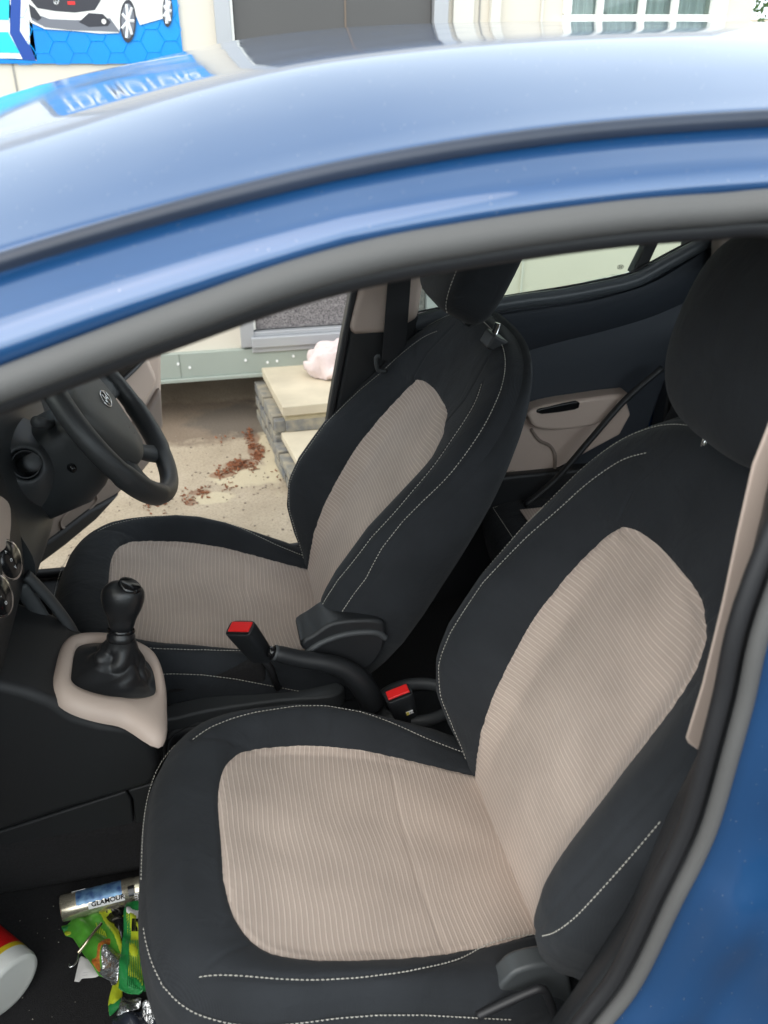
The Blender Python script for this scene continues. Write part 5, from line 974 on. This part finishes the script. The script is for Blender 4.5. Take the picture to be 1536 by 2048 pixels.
# wrappers
foil = mat('foil_silver', (.62, .63, .64), .22, .9, bump=1., bscale=120, bdist=.004); wg = mat('wrapper_green', (.02, .22, .055), .3, bump=.6, bscale=60, bdist=.004); wy_m = mat('wrapper_yellow_green', (.48, .56, .03), .3, bump=.6, bscale=60, bdist=.004); wyl = mat('wrapper_yellow', (.75, .48, .02), .3, bump=.6, bscale=60); worg = mat('wrapper_orange', (.62, .22, .03), .4, noise=.6, nscale=260, c2=(.30, .07, .02)); wlg = mat('wrapper_leaf', (.10, .38, .04), .3, bump=.6, bscale=60, noise=.4, nscale=40)
def crumple(x, y, z, amp=.006): return z + amp * (math.sin(x * 90 + 2) * math.sin(y * 70) + .6 * math.sin(x * 190 + y * 130)) 
def sheet(name, pts, z, m, parent=None, amp=.005, nn=14, origin=None, dz=0., tilt=None, th=.0007):
    """crumpled film: polygon on the floor triangulated finely"""
    P = [atZ(x, y, z) for x, y in pts]; poly2 = np.array([(p[0], p[1]) for p in P]); x0, y0 = poly2.min(0); x1, y1 = poly2.max(0); st = .0035
    gx = np.arange(x0 - st, x1 + 2 * st, st); gy = np.arange(y0 - st, y1 + 2 * st, st); X_, Y_ = np.meshgrid(gx, gy, indexing='ij'); sd_ = sdf_poly(X_, Y_, poly2)
    Z_ = np.vectorize(lambda x, y: crumple(x, y, z + dz, amp) + (tilt(x, y) if tilt else 0))(X_, Y_) + abs(amp) + np.clip(-sd_, 0, .012) * .35
    V = np.c_[X_.ravel(), Y_.ravel(), Z_.ravel()]; n1 = len(gy); Fc = [(i * n1 + j, (i + 1) * n1 + j, (i + 1) * n1 + j + 1, i * n1 + j + 1) for i in range(len(gx) - 1) for j in range(n1 - 1)]
    inn, _ = clip_split(V, V[:, :2], Fc, sd_.ravel()); o = meshobj(name, inn[0], inn[2], m, parent, smooth=True, origin=origin, world=None if origin is not None else None); q = o.modifiers.new('solid', 'SOLIDIFY'); q.thickness = th; q.offset = 1; return o
def top_sheet(name, label, cat, pts, z, m, amp=.005, group=None, **k):
    c = atZ(sum(p[0] for p in pts) / len(pts), sum(p[1] for p in pts) / len(pts), z); o = sheet(name, pts, z, m, amp=amp, origin=tuple(c), **k); WM[o.name] = Matrix.Translation(tuple(c)); tag(o, label, cat, group); return o
GR = 'snack wrappers on the floor carpet'
w1 = top_sheet('snack_wrapper', 'green and yellow torn snack wrapper with orange picture, under the metal tube', 'wrapper', [(123, 1856), (175, 1828), (222, 1822), (236, 1850), (246, 1895), (251, 1916), (225, 1958), (198, 1955), (178, 1925), (160, 1900), (146, 1880), (132, 1876)], ZF + .004, wlg, group=GR)
sheet('wrapper_band', [(123, 1858), (178, 1831), (182, 1838), (128, 1866)], ZF + .0052, wg, w1); sheet('wrapper_band', [(128, 1868), (180, 1840), (188, 1845), (134, 1877)], ZF + .0055, wy_m, w1)
sheet('wrapper_band', [(188, 1826), (222, 1822), (238, 1858), (250, 1916), (240, 1912), (226, 1884), (214, 1872), (198, 1850)], ZF + .0054, wy_m, w1); sheet('wrapper_band', [(158, 1856), (174, 1853), (204, 1880), (200, 1900), (176, 1880)], ZF + .0054, wyl, w1)
sheet('food_picture', [(184, 1930), (190, 1900), (206, 1880), (222, 1874), (232, 1882), (230, 1902), (212, 1908), (206, 1935), (200, 1950)], ZF + .0058, worg, w1); sheet('wrapper_band', [(196, 1862), (214, 1868), (226, 1880), (204, 1882)], ZF + .0056, wg, w1)
g = MB()
for k in range(5): p = [atZ(196 + k * 4.2, 1866 + k * 2, ZF + .0165), atZ(188 + k * 4.2 + 4, 1846 + k * 4, ZF + .0165)]; g.tube(p, .0007, 5)
g.build('printed_lines', wy_m, w1)
sheet('foil_lining', [(203, 1934), (206, 1912), (214, 1900), (250, 1914), (249, 1935), (240, 1955), (236, 1968), (226, 1982), (222, 1968), (206, 1957), (199, 1950)], ZF + .0075, foil, w1, amp=.008)
w2 = top_sheet('snack_wrapper', 'upright green edged yellow wrapper with barcode, against the seat front', 'wrapper', [(257, 1820), (292, 1822), (300, 1900), (296, 2000), (284, 2008), (240, 1992), (248, 1900), (252, 1850)], ZF + .010, wg, group=GR, tilt=lambda x, y: .016)
tl = lambda x, y: .0172
sheet('wrapper_band', [(258, 1838), (292, 1840), (298, 1900), (290, 1996), (252, 1978), (256, 1900)], ZF + .0105, wy_m, w2, tilt=tl)
bw = sheet('barcode_patch', [(257, 1834), (290, 1836), (290, 1872), (268, 1868), (264, 1852), (258, 1848)], ZF + .011, white_p, w2, tilt=lambda x, y: .0178)
g = MB()
for k in range(9): x = 264 + k * 2.6; g.box(*[tuple(v) for v in (np.minimum(atZ(x, 1838, ZF + .039), atZ(x + (1.0 if k % 3 else 1.6), 1862, ZF + .0396)), np.maximum(atZ(x, 1838, ZF + .039), atZ(x + (1.0 if k % 3 else 1.6), 1862, ZF + .0396)) + np.array([0, 0, .0005]))])
g.build('barcode_lines', gloss_k, w2)
g = MB()
for k in range(10): x = 257 + k * 3.3; g.tube([atZ(x + 1, 1880, ZF + .0385), atZ(x - 1 + k * .25, 1935, ZF + .0385), atZ(x - 2 + k * .6, 1972 + k * 1.2, ZF + .0385)], .0007, 5)
g.build('printed_text_lines', wg, w2)
w3 = top_sheet('snack_wrapper', 'flat yellow green wrapper with silver crimped end, lowest of the pile', 'wrapper', [(236, 1832), (256, 1832), (252, 1900), (244, 1960), (246, 2010), (218, 2030), (217, 2010), (226, 1970), (240, 1925), (244, 1880)], ZF + .001, wy_m, group=GR, amp=.002)
sheet('wrapper_band', [(217, 2012), (246, 1994), (247, 2008), (219, 2036)], ZF + .0022, wg, w3, amp=.002)
sheet('foil_lining', [(244, 1992), (285, 2004), (282, 2016), (262, 2032), (232, 2036), (240, 2018)], ZF + .006, foil, w3, amp=.006)
w4 = top_sheet('foil_scrap', 'small torn silver foil scrap tucked at the seat foot', 'foil scrap', [(286, 2012), (300, 2006), (312, 2040), (300, 2050), (284, 2032)], ZF + .006, foil, amp=.006)
w5 = top_sheet('dark_pouch', 'dark glossy crumpled pouch at the bottom edge under the wrappers', 'pouch', [(225, 2046), (238, 2034), (262, 2030), (286, 2024), (312, 2038), (320, 2080), (230, 2080)], ZF + .002, mat('pouch_navy', (.03, .035, .05), .25, bump=.8, bscale=60), amp=.006)
w6 = top_sheet('paper_slip', 'small white paper slip with notch, poking out below the green wrapper', 'paper slip', [(160, 1912), (180, 1918), (200, 1952), (190, 1956), (163, 1958), (160, 1966), (149, 1964)], ZF + .0005, mat('paper_white', (.7, .68, .66), .8), amp=.0006, th=.0003)
pz = ZF + .0052; c = np.array(atZ(164, 1952, pz)); d1 = np.array(atZ(188, 1949, pz)) - c; d1[2] = 0; d1 /= np.linalg.norm(d1); d2 = np.array([-d1[1], d1[0], 0])
for i, s_ in enumerate(('----------', '--------')): text(s_, .0032, dk, w6, frame(c + d2 * (.0045 * (1 - i)), d1, d2, (0, 0, 1)), ext=.0001)
# lid / clip
c = np.array(atZ(226, 1833, ZF + .004)); g = MB(); g.grid(lathe(c, (0, -.2, 1), [(0, .017), (.004, .016), (.005, .010), (.003, .009), (.006, .004), (.006, .0001)], 28), closed=True); g.tube([c + np.array([-.004, 0, .005]), c + np.array([.012, -.016, .006]), c + np.array([.016, -.05, .003])], [.010, .009, .005], 8, flat=.3)
o = g.build('black_clip', gloss_k, smooth=True, origin=tuple(c)); tag(o, 'small black plastic clip with round head, between can and wrappers', 'clip')
g = MB(); a_ = np.array(atZ(203, 1846, ZF + .026)); b_ = np.array(atZ(156, 1906, ZF + .022)); g.tube([a_, b_], .0026, 14)
o = g.build('metal_tube', mat('tube_brass', (.72, .62, .45), .2, .9), smooth=True, origin=tuple(a_)); tag(o, 'thin shiny metal tube lying diagonally across the green wrapper', 'tube')
g = MB(); P = [atZ(x, y, ZF + .006) for x, y in [(156, 1908), (154, 1920), (148, 1930), (140, 1934), (138, 1928)]]; g.tube(cr(P, 5), .0018, 8); o = g.build('wire_hook', chrome, smooth=True, origin=tuple(P[0])); tag(o, 'bent wire hook on the carpet just below the metal tube', 'hook')
# tub
rT = .052; a = np.array(atZ(22, 1975, ZF + rT)); ax = np.array([-.62, .60, .10]); ax /= np.linalg.norm(ax)
tubw = mat('tub_white', (.70, .70, .66), .35); tb, ta, tax, tL = cyl_thing('snack_tub', 'white tub with red and yellow label, tipped over with its base towards the seat', 'tub', a, a + ax * .15, [(.012, .0001), (.010, rT * .5), (.004, rT * .72), (0, rT * .80), (.004, rT * .88), (.022, rT * .96), (.06, rT), (.96, rT * .97), (1, rT * .9), (1, .0001)], tubw, 56)
def tub_band(h0, h1, m, r=rT + .0004):
    g = MB(); g.grid(lathe(ta, tax, [(h0 * tL, r), (h1 * tL, r * .995)], 56), closed=True); return g.build('label_band', m, tb, smooth=True)
tub_band(.16, .22, mat('tub_yellow', (.75, .55, .02), .35)); tub_band(.22, .62, mat('tub_red', (.62, .01, .01), .3)); tub_band(.62, .95, mat('tub_yellow_top', (.75, .55, .02), .35), rT + .0003)

# ==================================================================== one mesh per separate piece
def split_pieces(o):
    me = o.data; n = len(me.vertices); par = list(range(n))
    def fnd(a):
        while par[a] != a: par[a] = par[par[a]]; a = par[a]
        return a
    for e in me.edges: par[fnd(e.vertices[0])] = fnd(e.vertices[1])
    comp = {}
    for p in me.polygons: comp.setdefault(fnd(p.vertices[0]), []).append(p)
    if not 2 <= len(comp) <= 14: return
    parts = list(comp.values()); co = [v.co.copy() for v in me.vertices]
    for k, ps in enumerate(parts):
        idx = sorted({i for p in ps for i in p.vertices}); mp = {i: j for j, i in enumerate(idx)}; m2 = bpy.data.meshes.new(me.name); m2.from_pydata([co[i] for i in idx], [], [[mp[i] for i in p.vertices] for p in ps])
        m2.polygons.foreach_set('use_smooth', [ps[0].use_smooth] * len(ps)); m2.materials.append(me.materials[0])
        if k == 0: first = m2; continue
        c = o.copy(); c.data = m2; col.objects.link(c)
    o.data = first
for o in list(bpy.data.objects):
    base_ = o.name.split('.')[0]
    if o.type == 'MESH' and not o.children and not o.data.uv_layers and base_ in ('panel_joint', 'wall_trim', 'skirt_rivet', 'headrest_post', 'headrest_guide', 'door_seam', 'stack_side_trim', 'side_bolster', 'print_spokes', 'printed_lines', 'barcode_lines', 'printed_text_lines', 'weather_strip', 'seat_lever'): split_pieces(o)
